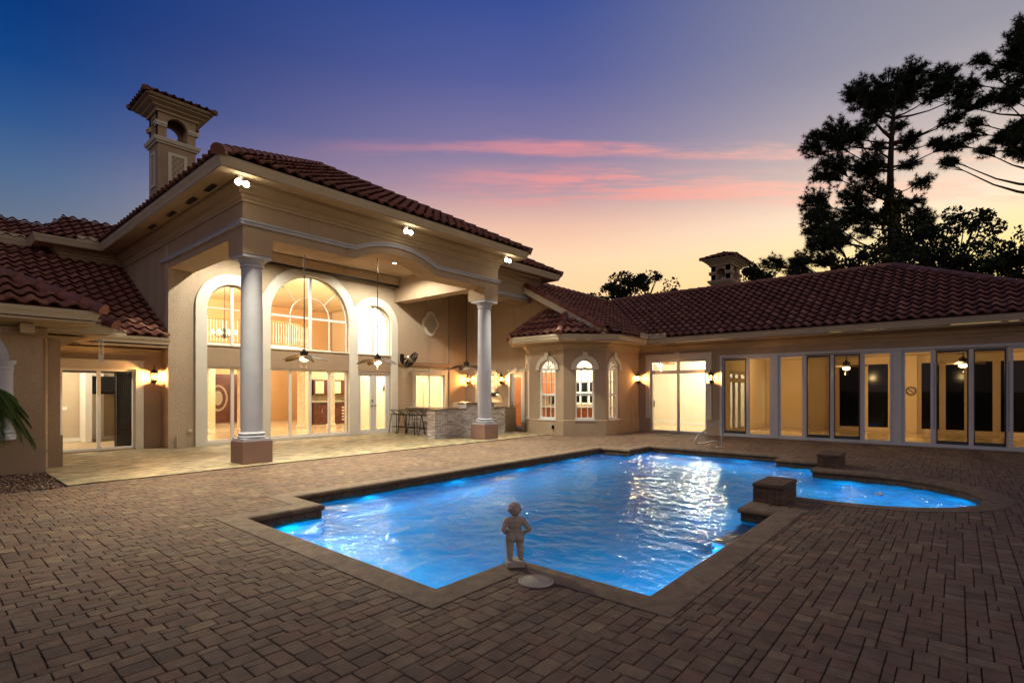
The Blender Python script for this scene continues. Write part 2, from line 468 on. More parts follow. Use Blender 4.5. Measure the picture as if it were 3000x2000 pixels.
# ---------------------------------------------------------------- setting: ground, deck, pool
DX0, DX1, DY0, DY1 = -9.0, 18.36, -9.0, 16.6
CXs, CYs, RS = 10.12, 1.30, 1.63            # wading end of the pool
def pool_outline():
    p = [(2.70,6.60),(3.70,6.60),(3.70,7.45),(12.45,7.45),(12.45,6.60),(13.70,6.60),(13.70,3.15),(12.92,3.15),(12.92,2.20),(11.75,2.20)]
    n = 28
    for i in range(n+1):
        a = -PI*i/n; p.append((CXs+RS*math.cos(a), CYs+RS*math.sin(a)))
    p += [(8.49,2.20),(7.25,2.20),(7.25,1.76),(3.66,1.76),(3.66,3.10),(2.70,3.10)]
    return p
POOL = pool_outline()          # runs clockwise seen from above: outward = left side
def offset_poly(P, o):
    n = len(P); q = []
    for i in range(n):
        a, b, c = Vector(P[i-1]), Vector(P[i]), Vector(P[(i+1)%n])
        d1 = (b-a).normalized(); d2 = (c-b).normalized()
        n1 = Vector((-d1.y, d1.x)); n2 = Vector((-d2.y, d2.x)); mt = n1+n2; mt = mt/max(mt.dot(n1), .25)
        q.append((b.x+mt.x*o, b.y+mt.y*o))
    return q
def inside(x, y, P):
    c = False; n = len(P)
    for i in range(n):
        x1, y1 = P[i]; x2, y2 = P[i-1]
        if (y1 > y) != (y2 > y) and x < (x2-x1)*(y-y1)/(y2-y1)+x1: c = not c
    return c
COPE = offset_poly(POOL, .27)
XYF = Fr((0,0,0), (1,0,0), (0,1,0))
def flat_with_hole(name, outline, holes, z0, z1, mat):
    mb = MB(); loops = [outline]+holes; flat = [q for l in loops for q in l]
    tri = tessellate_polygon([[Vector((q[0],q[1],0)) for q in l] for l in loops])
    t = [mb.v((q[0],q[1],z1)) for q in flat]; u = [mb.v((q[0],q[1],z0)) for q in flat]
    for a in tri: mb.face([t[i] for i in a]); mb.face([u[i] for i in reversed(a)])
    k = 0
    for l in loops:
        n = len(l)
        for i in range(n): mb.face([t[k+i], t[k+(i+1)%n], u[k+(i+1)%n], u[k+i]])
        k += n
    return mb.build(name, mat)
gq = MB()
G = 900
for x0,x1,y0,y1 in ((-G,DX0,-G,G),(40,G,-G,G),(DX0,40,-G,DY0),(DX0,40,30,G),(18.9,40,DY0,30),(DX0,18.9,17.4,30)):
    gq.quad((x0,y0,-.12),(x1,y0,-.12),(x1,y1,-.12),(x0,y1,-.12))
tag(gq.build('ground', 'lawn'), kind='structure')
tag(flat_with_hole('paving_bed', rect(DX0,18.9,DY0,17.4), [COPE], -.14, -.016, 'joint'), kind='structure')

# concrete pavers laid in a random ashlar pattern, one mesh for the whole deck
def lay_pavers():
    U = .060; x0, y0, x1, y1 = -2.6, -7.0, 18.36, 11.02
    nx = int((x1-x0)/U); ny = int((y1-y0)/U)
    used = [bytearray(ny) for _ in range(nx)]
    b = bmesh.new(); lay = b.faces.layers.float.new('tile')
    rnd = random.Random(11)
    bay = [(14.9,11.1),(14.9,10.42),(15.91,9.34),(19,9.34),(19,11.1)]
    copes = offset_poly(POOL, .13)
    sizes = [(3,2),(3,2),(2,3),(2,2),(2,2),(3,2),(2,3)]
    fx, fy = .759, .651
    for i in range(nx):
        for j in range(ny):
            if used[i][j]: continue
            opts = sizes[:]; rnd.shuffle(opts)
            for w, h in opts+[(1,2),(2,1),(1,1)]:
                if i+w <= nx and j+h <= ny and all(not used[i+p][j+q] for p in range(w) for q in range(h)): break
            for p in range(w):
                for q in range(h): used[i+p][j+q] = 1
            X0 = x0+i*U; X1 = X0+w*U; Y0 = y0+j*U; Y1 = Y0+h*U
            cx, cy = (X0+X1)/2, (Y0+Y1)/2
            dep = cx*fx+cy*fy; r = cx*fy-cy*fx
            if dep < .9 or abs(r) > dep*1.12+.6: continue
            if cx < 1.72 and cy > 10.93: continue
            if inside(cx, cy, copes):
                continue
            if inside(cx, cy, bay): continue
            g = .0019; z = rnd.uniform(-.002,.002); t1 = rnd.uniform(-.0015,.0015); t2 = rnd.uniform(-.0015,.0015)
            e = .0048; j1 = rnd.uniform(-.0015,.0015)
            ob = [(X0+g,Y0+g),(X1-g,Y0+g),(X1-g,Y1-g),(X0+g,Y1-g)]
            ib = [(X0+g+e,Y0+g+e),(X1-g-e,Y0+g+e),(X1-g-e,Y1-g-e),(X0+g+e,Y1-g-e)]
            V0 = [b.verts.new((p[0]+j1,p[1],-.018)) for p in ob]
            V1 = [b.verts.new((p[0]+j1,p[1],z-.008)) for p in ob]
            V2 = [b.verts.new((p[0]+j1,p[1],z+t1*(1 if k in (1,2) else -1)+t2*(1 if k > 1 else -1))) for k, p in enumerate(ib)]
            c = rnd.random()
            f = b.faces.new(V2); f[lay] = c
            for k in range(4):
                l = (k+1)%4
                f = b.faces.new([V1[k],V1[l],V2[l],V2[k]]); f[lay] = c; f.smooth = True
                f = b.faces.new([V0[k],V0[l],V1[l],V1[k]]); f[lay] = 0
    # trim what overlaps the coping: pavers beside the pool are cut by the coping that stands a few mm proud
    me = bpy.data.meshes.new('paver_deck'); b.to_mesh(me); b.free(); me.materials.append(M['paver'])
    o = bpy.data.objects.new('paver_deck', me); COL.objects.link(o); return tag(o, kind='structure')
lay_pavers()

# coping: bull-nosed bricks along the pool edge
def coping():
    b = bmesh.new(); lay = b.faces.layers.float.new('tile'); rnd = random.Random(3)
    n = len(POOL); inn = offset_poly(POOL, -.035)
    prof = lambda o: o
    for i in range(n):
        a = Vector(POOL[i]); c = Vector(POOL[(i+1)%n]); d = (c-a).normalized(); L = (c-a).length
        p_in0, p_in1 = Vector(inn[i]), Vector(inn[(i+1)%n]); p_o0, p_o1 = Vector(COPE[i]), Vector(COPE[(i+1)%n])
        k = max(1, round(L/.112)); nrm = Vector((-d.y, d.x))
        for q in range(k):
            col = rnd.random(); dz = rnd.uniform(-.0008,.0008)
            t0, t1 = q/k+.010/k, (q+1)/k-.010/k
            rows = []
            # (fraction from inner edge to outer edge, z)
            for f, z in ((.10,-.075),(.03,-.07),(0,-.045),(.02,-.02),(.09,.0),(.16,.008),(.985,.008),(1,.002)):
                row = []
                for t in (t0, t1):
                    pi = p_in0.lerp(p_in1, t); po = p_o0.lerp(p_o1, t); p = pi.lerp(po, f)
                    row.append(b.verts.new((p.x, p.y, z+dz)))
                rows.append(row)
            for ri, (r0, r1) in enumerate(zip(rows, rows[1:])):
                fc = b.faces.new([r0[0], r0[1], r1[1], r1[0]]); fc[lay] = col; fc.smooth = ri < 4
        # mortar just below
        z = .0035
        fc = b.faces.new([b.verts.new((p_in0.lerp(p_o0,.12).x, p_in0.lerp(p_o0,.12).y, z)), b.verts.new((p_in1.lerp(p_o1,.12).x, p_in1.lerp(p_o1,.12).y, z)), b.verts.new((p_o1.x,p_o1.y,z)), b.verts.new((p_o0.x,p_o0.y,z))]); fc[lay] = 0
        fc = b.faces.new([b.verts.new((p_in0.x, p_in0.y, -.06)), b.verts.new((p_in1.x, p_in1.y, -.06)), b.verts.new((p_o1.x,p_o1.y,-.06)), b.verts.new((p_o0.x,p_o0.y,-.06))]); fc[lay] = 0
    me = bpy.data.meshes.new('pool_coping'); b.to_mesh(me); b.free(); me.materials.append(M['coping'])
    o = bpy.data.objects.new('pool_coping', me); COL.objects.link(o); return tag(o, kind='structure')
coping()
WZ = -.155
def pool_shell():
    mb = MB(); n = len(POOL); D = -1.25
    for i in range(n):
        a, c = POOL[i], POOL[(i+1)%n]; mb.quad((a[0],a[1],-.27),(c[0],c[1],-.27),(c[0],c[1],D),(a[0],a[1],D))
    tri = tessellate_polygon([[Vector((q[0],q[1],0)) for q in POOL]]); vs = [mb.v((q[0],q[1],D)) for q in POOL]
    for t in tri: mb.face([vs[i] for i in t])
    tag(mb.build('pool_basin', 'plaster'), kind='structure')
    mb = MB()
    for i in range(n):
        a, c = POOL[i], POOL[(i+1)%n]; mb.quad((a[0],a[1],-.06),(c[0],c[1],-.06),(c[0],c[1],-.27),(a[0],a[1],-.27))
    tag(mb.build('pool_tile_band', 'walltile', uvbox=True), kind='structure')
    # entry steps in the near corner by the brick pedestal and in the notch
    st = MB(); st.box(6.2,7.24,1.77,2.19,D,-.45); 
    tag(st.build('pool_step', 'plaster'), kind='structure')
pool_shell()
def water():
    mb = MB(); S = .042
    x0, x1, y0, y1 = 2.6, 13.8, -.45, 7.55; nx = int((x1-x0)/S); ny = int((y1-y0)/S)
    ins = offset_poly(POOL, .03)
    g = {}
    def vert(i, j):
        if (i, j) not in g:
            x = x0+i*S; y = y0+j*S
            h = .013*noise.noise((x*2.2, y*2.2, 0))+.017*noise.noise((x*4.2+3, y*4.2, 2))+.0095*noise.noise((x*8.5, y*8.5, 5))
            d = math.hypot(x-10.31, y-.96); h += .010*math.exp(-d*1.6)*math.sin(d*26)
            d = math.hypot(x-4.0, y-3.5); h += .006*math.exp(-d*1.2)*math.sin(d*24)
            g[(i, j)] = mb.v((x, y, WZ+h))
        return g[(i, j)]
    for i in range(nx):
        for j in range(ny):
            if inside(x0+(i+.5)*S, y0+(j+.5)*S, ins): mb.face([vert(i,j), vert(i+1,j), vert(i+1,j+1), vert(i,j+1)], True)
    o = mb.build('water', 'water', recalc=False); tag(o, kind='structure')
water()
# bubbling jet in the wading end
bj = MB()
for k in range(26):
    a = random.uniform(0, 2*PI); r = random.uniform(0, .09); bj.ball((10.31+r*math.cos(a), .96+r*math.sin(a), WZ+.01+.07*math.exp(-r*20)*random.random()), random.uniform(.010,.022), 8, 6)
M['foam'] = rough_mat('water_foam', (.55,.72,.9), .2, .05, 2, 30, 0)
tag(bj.build('bubbler', 'foam'), 'small foaming water bubbler in the curved shallow end of the pool', 'water jet')

tag(flat_with_hole('patio', [(1.72,11.05),(15.2,11.05),(15.2,12.6),(15.55,12.9),(15.55,16.04),(4.56,16.04),(4.56,16.61),(1.72,16.61)], [], -.02, .012, 'travertine'), kind='structure')
sm = MB(); sm.box(1.69,14.89,11.022,11.048,-.02,.006); tag(sm.build('patio_joint', 'joint'), kind='structure')

# gravel bed beside the patio
gv = MB(); gv.box(-3,1.69,10.93,13.29,-.1,-.02)
tag(gv.build('planting_bed', 'soil'), kind='structure')
def gravel():
    b = bmesh.new(); lay = b.faces.layers.float.new('tile'); rnd = random.Random(5)
    for k in range(3600):
        x = rnd.uniform(-1.2,1.68); y = rnd.uniform(10.95,13.27); r = rnd.uniform(.012,.034); z = -.02+rnd.uniform(0,.03)
        rx, ry, rz = r*rnd.uniform(.7,1.3), r*rnd.uniform(.7,1.3), r*rnd.uniform(.4,.8); a = rnd.uniform(0,PI); c = rnd.random()
        vs = []
        for ph, m in ((-.6,4),(.5,4)):
            for q in range(m):
                t = a+2*PI*q/m+rnd.uniform(-.4,.4)+ph; vs.append(b.verts.new((x+rx*math.cos(t)*math.cos(ph), y+ry*math.sin(t)*math.cos(ph), z+rz*math.sin(ph))))
        tp = b.verts.new((x,y,z+rz))
        for q in range(4):
            f = b.faces.new([vs[q], vs[(q+1)%4], vs[4+(q+1)%4], vs[4+q]]); f[lay] = c
            f = b.faces.new([vs[4+q], vs[4+(q+1)%4], tp]); f[lay] = c
    me = bpy.data.meshes.new('gravel'); b.to_mesh(me); b.free()
    m = pavermat('river_gravel', [(0,(.07,.045,.035,1)),(.4,(.16,.075,.045,1)),(.7,(.22,.13,.09,1)),(1,(.45,.36,.28,1))], .2); me.materials.append(m)
    o = bpy.data.objects.new('gravel', me); COL.objects.link(o); tag(o, 'red brown river gravel in the bed below the wall with the niche', 'gravel', kind='stuff')
gravel()
lb = MB(); lb.box(-9,18.36,-9,-7.0,-.1,-.004); lb.box(-9,-2.6,-7,10.9,-.1,-.004)
tag(lb.build('deck_margin', 'joint'), kind='structure')

# ---------------------------------------------------------------- house
H = empty('house', (9,16.05,0), 'sprawling tan stucco mansion with red barrel tile roofs round the pool court', 'house')
def part(mb, name, mat, parent=None, **k): return mb.build(name, mat, parent or H, **k)
W = MB
# --- portico front: beam with a raised arch in the middle
def arch_seg(xa, xb, z0, rise, n=20):
    c = (xb-xa)/2; r = (c*c+rise*rise)/(2*rise); t = math.asin(c/r)
    return [((xa+xb)/2+r*math.sin(-t+2*t*i/n), z0+rise-r+r*math.cos(-t+2*t*i/n)) for i in range(n+1)]
w = W()
low = [(5.19,4.82)]+arch_seg(7.22,9.86,4.82,.33)+[(11.87,4.82)]
w.panel(FY(11.31), low+[(12.49,4.82),(12.49,5.93),(4.57,5.93),(4.57,4.82)], [], -.64, 0)
w.box(4.57,5.19,11.31,12.04,4.44,4.818); w.box(11.87,12.49,11.31,12.04,4.44,4.818)
w.box(4.57,5.20,11.952,16.05,4.825,5.93)                 # west side beam
w.box(11.94,12.40,11.952,16.04,4.87,5.75)               # beam over the bar corner
w.box(12.492,15.9,12.45,12.95,4.90,5.93)                # beam over the bar
w.box(15.905,16.2,12.46,18,4.9,5.93)
part(w, 'portico_wall', 'stucco')
w = W(); w.box(5.2,11.94,15.74,15.93,5.47,5.74); part(w, 'porch_beam', 'stucco_light')
w = W(); w.box(5.4,11.93,15.78,15.90,5.40,5.467); part(w, 'screen_track', 'dark')
w = W(); w.box(5.2,15.6,11.95,16.05,5.76,5.80); part(w, 'porch_ceiling', 'stucco')
# string course following the arch
def ribbon(mb, F, pts, prof):
    """profile (offset along z, depth) carried along a polyline in a wall frame"""
    n = len(pts); rings = []
    for i in range(n):
        a = Vector(pts[max(i-1,0)]); c = Vector(pts[min(i+1,n-1)]); d = (c-a).normalized(); nn = Vector((-d.y, d.x))
        k = 1.0
        rings.append([mb.v(F.p(pts[i][0]+nn.x*o, pts[i][1]+nn.y*o, dd)) for o, dd in prof])
    for r0, r1 in zip(rings, rings[1:]):
        for j in range(len(prof)): mb.face([r0[j], r0[(j+1)%len(prof)], r1[(j+1)%len(prof)], r1[j]])
    mb.face(rings[0]); mb.face(rings[-1])
SP = [(-.05,.002),(-.05,.04),(-.02,.055),(-.015,.04),(.01,.04),(.02,.07),(.05,.07),(.055,.002)]
w = W()
ribbon(w, FY(11.31), [(4.5,5.075)]+[(7.15,5.075)]+arch_seg(7.22,9.86,5.075,.31)+[(9.95,5.075),(12.56,5.075)], SP)
ribbon(w, FX(4.57), [(16.6,5.075),(11.245,5.075)], SP)
ribbon(w, FY(12.45), [(12.5,5.06),(15.4,5.06)], SP)
part(w, 'string_course', 'column')
# --- columns
for x in (4.88, 12.18):
    sh = W().lathe([(.215,.66),(.222,1.0),(.222,2.2),(.205,4.20),(.205,4.22)], (x,11.62,0), 40)
    col = part(sh, 'column', 'column')
    w = W(); w.box(x-.31,x+.31,11.31,11.93,.012,.48); part(w, 'plinth', 'plinth', col)
    w = W(); w.box(x-.285,x+.285,11.335,11.905,.482,.535)
    w.lathe([(.20,.537),(.265,.54),(.285,.575),(.262,.60),(.248,.612),(.275,.63),(.272,.652),(.225,.672),(.2,.672)], (x,11.62,0), 40); part(w, 'base', 'column', col)
    w = W(); w.lathe([(.19,4.19),(.225,4.195),(.232,4.215),(.214,4.235),(.214,4.27),(.24,4.29),(.242,4.31),(.258,4.33),(.28,4.365),(.282,4.372),(.2,4.372)], (x,11.62,0), 40)
    w.box(x-.30,x+.30,11.32,11.92,4.374,4.436); part(w, 'capital', 'column', col)

# --- great room wall
FG = FY(16.05); ZS = 3.92
bays = [(5.50,6.92),(7.275,9.99),(10.33,11.75)]
def arch_hole(x0, x1, z0): return arch_outline(x0, x1, z0, ZS)
w = W()
holes = [arch_hole(5.5,6.92,2.84), arch_hole(7.275,9.99,2.84), arch_hole(10.33,11.75,2.84), rect(5.5,6.92,.10,2.24), rect(7.275,9.99,.10,2.24), rect(10.36,11.73,.03,2.24)]
w.panel(FG, rect(4.572,15.595,-.05,5.93), holes+[rect(12.92,14.44,.06,2.2)], -.25, 0)
part(w, 'great_room_wall', 'stucco_light')
# pale plaster surround: three joined arches, openings run full height
def inter(c1, r1, c2, r2):
    x = ((r1*r1-r2*r2)+(c2*c2-c1*c1))/(2*(c2-c1)); return x, ZS+math.sqrt(r1*r1-(x-c1)**2)
c1, c2, c3 = 6.21, 8.6325, 11.04; r1, r2 = 1.0, 1.6475
p12 = inter(c1, r1, c2, r2); p23 = inter(c2, r2, c3, r1)
ang = lambda c, p: math.atan2(p[1]-ZS, p[0]-c)
out = [(5.21,.013),(12.04,.013)]+arc(c3,ZS,r1,0,ang(c3,p23))+arc(c2,ZS,r2,ang(c2,p23),ang(c2,p12),30)[1:]+arc(c1,ZS,r1,ang(c1,p12),PI)[1:]
w = W(); w.panel(FG, out, [arch_hole(a,b,.10) for a,b in ((5.5,6.92),(7.275,9.99))]+[arch_hole(10.33,11.75,.016)], .003, .075)
part(w, 'window_surround', 'surround')
w = W()
for a, b in bays: w.obox(FG, a+.002, b-.002, 2.245, 2.835, .004, .03)
part(w, 'spandrel_panel', 'stucco')
w = W()
for a, b in bays: w.obox(FG, a+.002, b-.002, 2.838, 2.865, -.1, .06)
part(w, 'sill', 'trim')
def glazing(name, F, x0, x1, z0, z1, vbars=(), hbars=(), fw=.055, d=(-.12,-.05), mat='white', bar=.05, parent=None, glass='glass', arched=None, extra=None):
    """a window: frame mesh with its bars, glass as a sub-part"""
    mb = MB()
    if arched is not None:
        zs = arched; o = arch_outline(x0, x1, z0, zs); r = (x1-x0)/2
        i = arch_outline(x0+fw, x1-fw, z0+fw, zs)
        mb.panel(F, o, [i], d[0], d[1])
    else: mb.panel(F, rect(x0,x1,z0,z1), [rect(x0+fw,x1-fw,z0+fw,z1-fw)], d[0], d[1])
    for v in vbars:
        c, a, b, wd = (v if isinstance(v, tuple) else (v, z0+fw, z1-fw, bar))
        mb.obox(F, c-wd/2, c+wd/2, a, b, d[0]+.006, d[1]-.004)
    for v in hbars:
        c, a, b, wd = (v if isinstance(v, tuple) else (v, x0+fw, x1-fw, bar))
        mb.obox(F, a, b, c-wd/2, c+wd/2, d[0]+.008, d[1]-.007)
    if extra: extra(mb)
    fr = mb.build(name, mat, parent or H)
    g = MB(); dm = (d[0]+d[1])/2
    if arched is not None: pl = arch_outline(x0+fw*.6, x1-fw*.6, z0+fw*.6, arched)
    else: pl = rect(x0+fw*.6, x1-fw*.6, z0+fw*.6, z1-fw*.6)
    g.face([g.v(F.p(a, z, dm)) for a, z in pl]); g.build('pane', glass, fr, recalc=False)
    return fr
# lower windows
glazing('window', FG, 5.5,6.92,.10,2.24, vbars=[6.22], bar=.085)
glazing('window', FG, 7.275,9.99,.10,2.24, vbars=[7.96,8.63,9.31], bar=.08)
# upper arched windows
def fan_bars(cx, r):
    def f(mb):
        pts = arc(cx, ZS, r*.5, .0, PI, 20)
        ribbon(mb, FG, pts, [(-.009,-.11),(-.009,-.07),(.009,-.07),(.009,-.11)])
        for a in (PI/4, 3*PI/4):
            ribbon(mb, FG, [(cx+r*.5*math.cos(a), ZS+r*.5*math.sin(a)), (cx+r*.97*math.cos(a), ZS+r*.97*math.sin(a))], [(-.009,-.11),(-.009,-.07),(.009,-.07),(.009,-.11)])
    return f
glazing('arched_window', FG, 5.5,6.92,2.84,0, vbars=[(6.21,2.88,4.6,.09)], hbars=[(ZS,5.54,6.88,.03)], arched=ZS, fw=.045)
glazing('arched_window', FG, 7.275,9.99,2.84,0, vbars=[(8.6325,2.88,5.24,.1),(7.955,2.88,ZS,.022),(9.31,2.88,ZS,.022)], hbars=[(ZS,7.31,9.96,.07)], arched=ZS, fw=.045, extra=fan_bars(8.6325,1.3575))
glazing('arched_window', FG, 10.33,11.75,2.84,0, vbars=[(11.04,2.88,4.6,.09)], hbars=[(ZS,10.37,11.71,.022)], arched=ZS, fw=.045)
# french doors
fd = glazing('french_door', FG, 10.36,11.73,.03,2.24, vbars=[(11.045,.05,2.2,.02)], fw=.035, d=(-.16,-.04))
for a, b, hs in ((10.40,11.03,1),(11.06,11.69,-1)):
    lf = glazing('door_leaf', FG, a,b,.05,2.2, fw=.115, d=(-.11,-.05), parent=fd)
for x in (10.985,11.105):
    w = W(); w.tube([FG.p(x,1.02,-.05), FG.p(x,1.02,.0)], .022, 10); w.tube([FG.p(x,1.02,-.005), FG.p(x+(.1 if x > 11.04 else -.1),1.02,-.005)], .009, 8); w.build('handle', 'dark', fd)
w = W(); w.tube([FG.p(10.985,1.2,-.05), FG.p(10.985,1.2,-.015)], .026, 10)
w.build('lock', 'dark', fd)
# porch slider beside the bar
glazing('sliding_door', FG, 12.92,14.44,.06,2.2, vbars=[13.68], fw=.05, bar=.07, d=(-.14,-.04))
def casing(name, F, x0, x1, z0, z1, cw, d=.05, key=True, mat='trim', sill=False):
    mb = MB(); mb.panel(F, [(x0-cw,z0),(x0,z0),(x0,z1),(x1,z1),(x1,z0),(x1+cw,z0),(x1+cw,z1+cw*1.15),(x0-cw,z1+cw*1.15)], [], .003, d)
    mb.obox(F, x0-cw-.03, x1+cw+.03, z1+cw*1.15+.001, z1+cw*1.15+.04, .003, d+.03)
    if key:
        c = (x0+x1)/2; mb.hexa([F.p(c-.06,z1+.02,d+.001),F.p(c+.06,z1+.02,d+.001),F.p(c+.06,z1+.02,d+.05),F.p(c-.06,z1+.02,d+.05),F.p(c-.09,z1+cw*1.15+.09,d+.001),F.p(c+.09,z1+cw*1.15+.09,d+.001),F.p(c+.09,z1+cw*1.15+.09,d+.05),F.p(c-.09,z1+cw*1.15+.09,d+.05)])
    return mb.build(name, mat, H)
casing('door_casing', FG, 12.92,14.44,.02,2.2,.13)
w = W(); w.obox(FG, 12.1,14.648,2.56,2.64,.003,.07); w.obox(FG, 12.15,14.648,2.52,2.558,.003,.04); w.obox(FG, 12.15,14.648,2.642,2.66,.003,.09); part(w, 'wall_ledge', 'stucco')
w = W(); w.obox(FG, 14.65,15.59,.0,5.75,.003,.08); part(w, 'corner_pier', 'stucco')
# quatrefoil medallion with lattice
def quatre(k, n=72):
    pts = []
    for i in range(n):
        t = 2*PI*i/n; best = 0
        for cx, cz, r in ((0,.24*k,.25*k),(0,-.24*k,.25*k),(.18*k,0,.25*k),(-.18*k,0,.25*k)):
            # ray to circle
            dx, dz = math.cos(t), math.sin(t); bq = dx*cx+dz*cz; disc = bq*bq-(cx*cx+cz*cz-r*r)
            if disc >= 0: best = max(best, bq+math.sqrt(disc))
        pts.append((best*math.cos(t), best*math.sin(t)))
    return pts
MX, MZ = 13.64, 4.23
w = W(); w.panel(FG, [(MX+a, MZ+b) for a, b in quatre(1)], [[(MX+a, MZ+b) for a, b in quatre(.74)]], .003, .08)
med = part(w, 'wall_medallion', 'surround')
w = W()
for k in range(-3,4):
    for s in (1,-1):
        seg = []
        for q in range(-30,31):
            t = q/60.0*1.1; a = k*.19*.5+t*.7; b = s*t
            ra = math.hypot(a,b); th = math.atan2(b,a); qq = quatre(.75); lim = min(qq, key=lambda p: abs(math.atan2(math.sin(math.atan2(p[1],p[0])-th), math.cos(math.atan2(p[1],p[0])-th))))
            if ra < math.hypot(*lim): seg.append((MX+a, MZ+b))
        if len(seg) > 2: ribbon(w, FG, [seg[0], seg[-1]], [(-.018,.003),(-.018,.04),(.018,.04),(.018,.003)])
part(w, 'lattice', 'surround', med)

# --- west side wall and left wing
w = W(); w.box(4.575,4.80,16.32,20.8,-.05,5.93); w.box(4.575,5.2,16.055,16.318,-.05,4.823)
w.box(3.06,4.574,20.55,20.75,4.5,5.93); w.box(3.06,3.25,20.752,22,4.5,5.93); w.box(-8,3.058,21.7,21.9,4.5,5.93)
part(w, 'upper_wall', 'stucco')
FL = FY(16.62)
w = W(); w.panel(FL, rect(-3,4.57,-.05,2.9), [rect(2.44,3.98,.04,2.12)], -.22, 0); part(w, 'bedroom_wall', 'stucco')
casing('door_casing', FL, 2.44,3.98,.013,2.12,.17, key=False)
glazing('sliding_door', FL, 2.44,3.98,.04,2.12, vbars=[(3.21,.09,2.07,.075)], fw=.055, d=(-.12,-.03))
w = W(); w.sweep([(-3,16.62),(4.565,16.62)], [(.003,2.50),(.05,2.50),(.06,2.56),(.10,2.60),(.17,2.66),(.003,2.66)]); part(w, 'cornice', 'eave')
w = W(); w.sweep([(-3,16.62),(4.55,16.62)], [(.003,2.70),(.72,2.70),(.72,2.74),(.003,2.74)]); part(w, 'soffit', 'eave')
GUT = lambda o, z: [(o-.05,z-.17),(o+.03,z-.17),(o+.045,z-.12),(o+.06,z-.09),(o+.085,z-.05),(o+.085,z-.015),(o+.098,z-.015),(o+.098,z),(o-.05,z)]
w = W(); w.sweep([(2.3,16.62),(4.555,16.62)], GUT(.72,2.94)); part(w, 'gutter', 'gutter')
# near wing with niche
FN = FY(13.30)
w = W(); w.box(-6,1.71,13.30,16.6,.66,2.75); w.box(-6,1.74,13.262,13.299,-.05,.655)
w.box(1.715,2.05,13.9,16.6,-.05,2.75); w.box(1.716,2.085,13.862,13.898,-.05,.655)
part(w, 'near_wing_wall', 'stucco')
w = W(); w.lathe([(.19,.66),(.19,.74),(.175,.76),(.185,.80),(.16,.82),(.155,.9),(.15,1.9),(.16,1.95),(.17,1.97),(.15,1.99),(.165,2.03),(.19,2.06),(.19,2.11),(.0,2.11)], (1.15,13.3,0), 28, PI, 2*PI); part(w, 'pilaster', 'column')
w = W(); w.panel(FN, arc(.62,2.12,.62,0,PI)+arc(.62,2.12,.44,PI,0), [], .003, .07); part(w, 'niche_arch', 'column')
w = W(); w.tube([(1.80,13.83,0.02),(1.80,13.83,2.7)], .045, 12); w.box(1.745,1.86,13.77,13.80,.35,.38); part(w, 'downspout', 'stucco')
w = W(); w.sweep([(-6,13.3),(1.71,13.3),(1.71,15.2)], [(.003,2.60),(.06,2.60),(.06,2.75),(.003,2.75)]); part(w, 'frieze', 'stucco')
w = W(); w.sweep([(-6,13.3),(1.71,13.3),(1.71,15.2)], [(.0,2.76),(.0,2.80),(.68,2.88),(.68,2.84)]); w.box(1.35,1.55,12.9,13.295,2.62,2.79); part(w, 'soffit', 'eave')
w = W(); w.sweep([(-6,13.3),(1.71,13.3),(1.71,15.4)], GUT(.66,3.07)); part(w, 'gutter', 'gutter')
w = W(); w.sweep([(1.75,14.15),(2.07,14.15),(2.07,16.0)], [(.003,2.50),(.10,2.50),(.30,2.62),(.42,2.66),(.003,2.72)]); part(w, 'cornice', 'eave')
w = W(); w.sweep([(1.6,14.15),(2.07,14.15),(2.07,16.3)], GUT(.70,2.89)); part(w, 'gutter', 'gutter')
w = W(); w.sweep([(1.6,14.15),(2.07,14.15),(2.07,16.3)], [(.0,2.70),(.68,2.70),(.68,2.73),(.0,2.73)]); part(w, 'soffit', 'eave')
for q in ((2.2,2.62,13.40,13.412,2.89,3.02),(3.1,3.6,15.82,15.832,2.94,3.06)): w = W(); w.box(*q); part(w, 'splash_guard', 'gutter')

# --- main eaves all round the upper storey: one polyline of wall line
UP = [(-8,21.7),(3.06,21.7),(3.06,20.55),(4.57,20.55),(4.57,11.31),(12.49,11.31),(12.49,12.45),(15.9,12.45),(15.9,19.5)]
w = W(); w.sweep(UP, [(.003,5.50),(.025,5.50),(.025,5.56),(.05,5.58),(.07,5.64),(.12,5.66),(.12,5.70),(.22,5.80),(.24,5.86),(.003,5.86)]); part(w, 'cornice', 'eave')
w = W(); w.sweep(UP, [(.003,5.865),(.66,5.865),(.66,5.90),(.003,5.90)]); w.sweep(UP, [(.46,5.835),(.66,5.835),(.66,5.864),(.46,5.864)]); sof = part(w, 'soffit', 'eave')
w = W(); w.sweep(UP, GUT(.64,6.04)); part(w, 'gutter', 'gutter')
for y in (12.01,13.15,14.5,16.0): w = W(); w.box(4.15,4.25,y-.25,y+.25,5.828,5.8345); part(w, 'vent', 'night', sof)
for q in ((3.3,3.82,19.812,19.824,6.02,6.17),(1.6,2.3,20.965,20.977,6.02,6.16)): w = W(); w.box(*q); part(w, 'splash_guard', 'gutter')

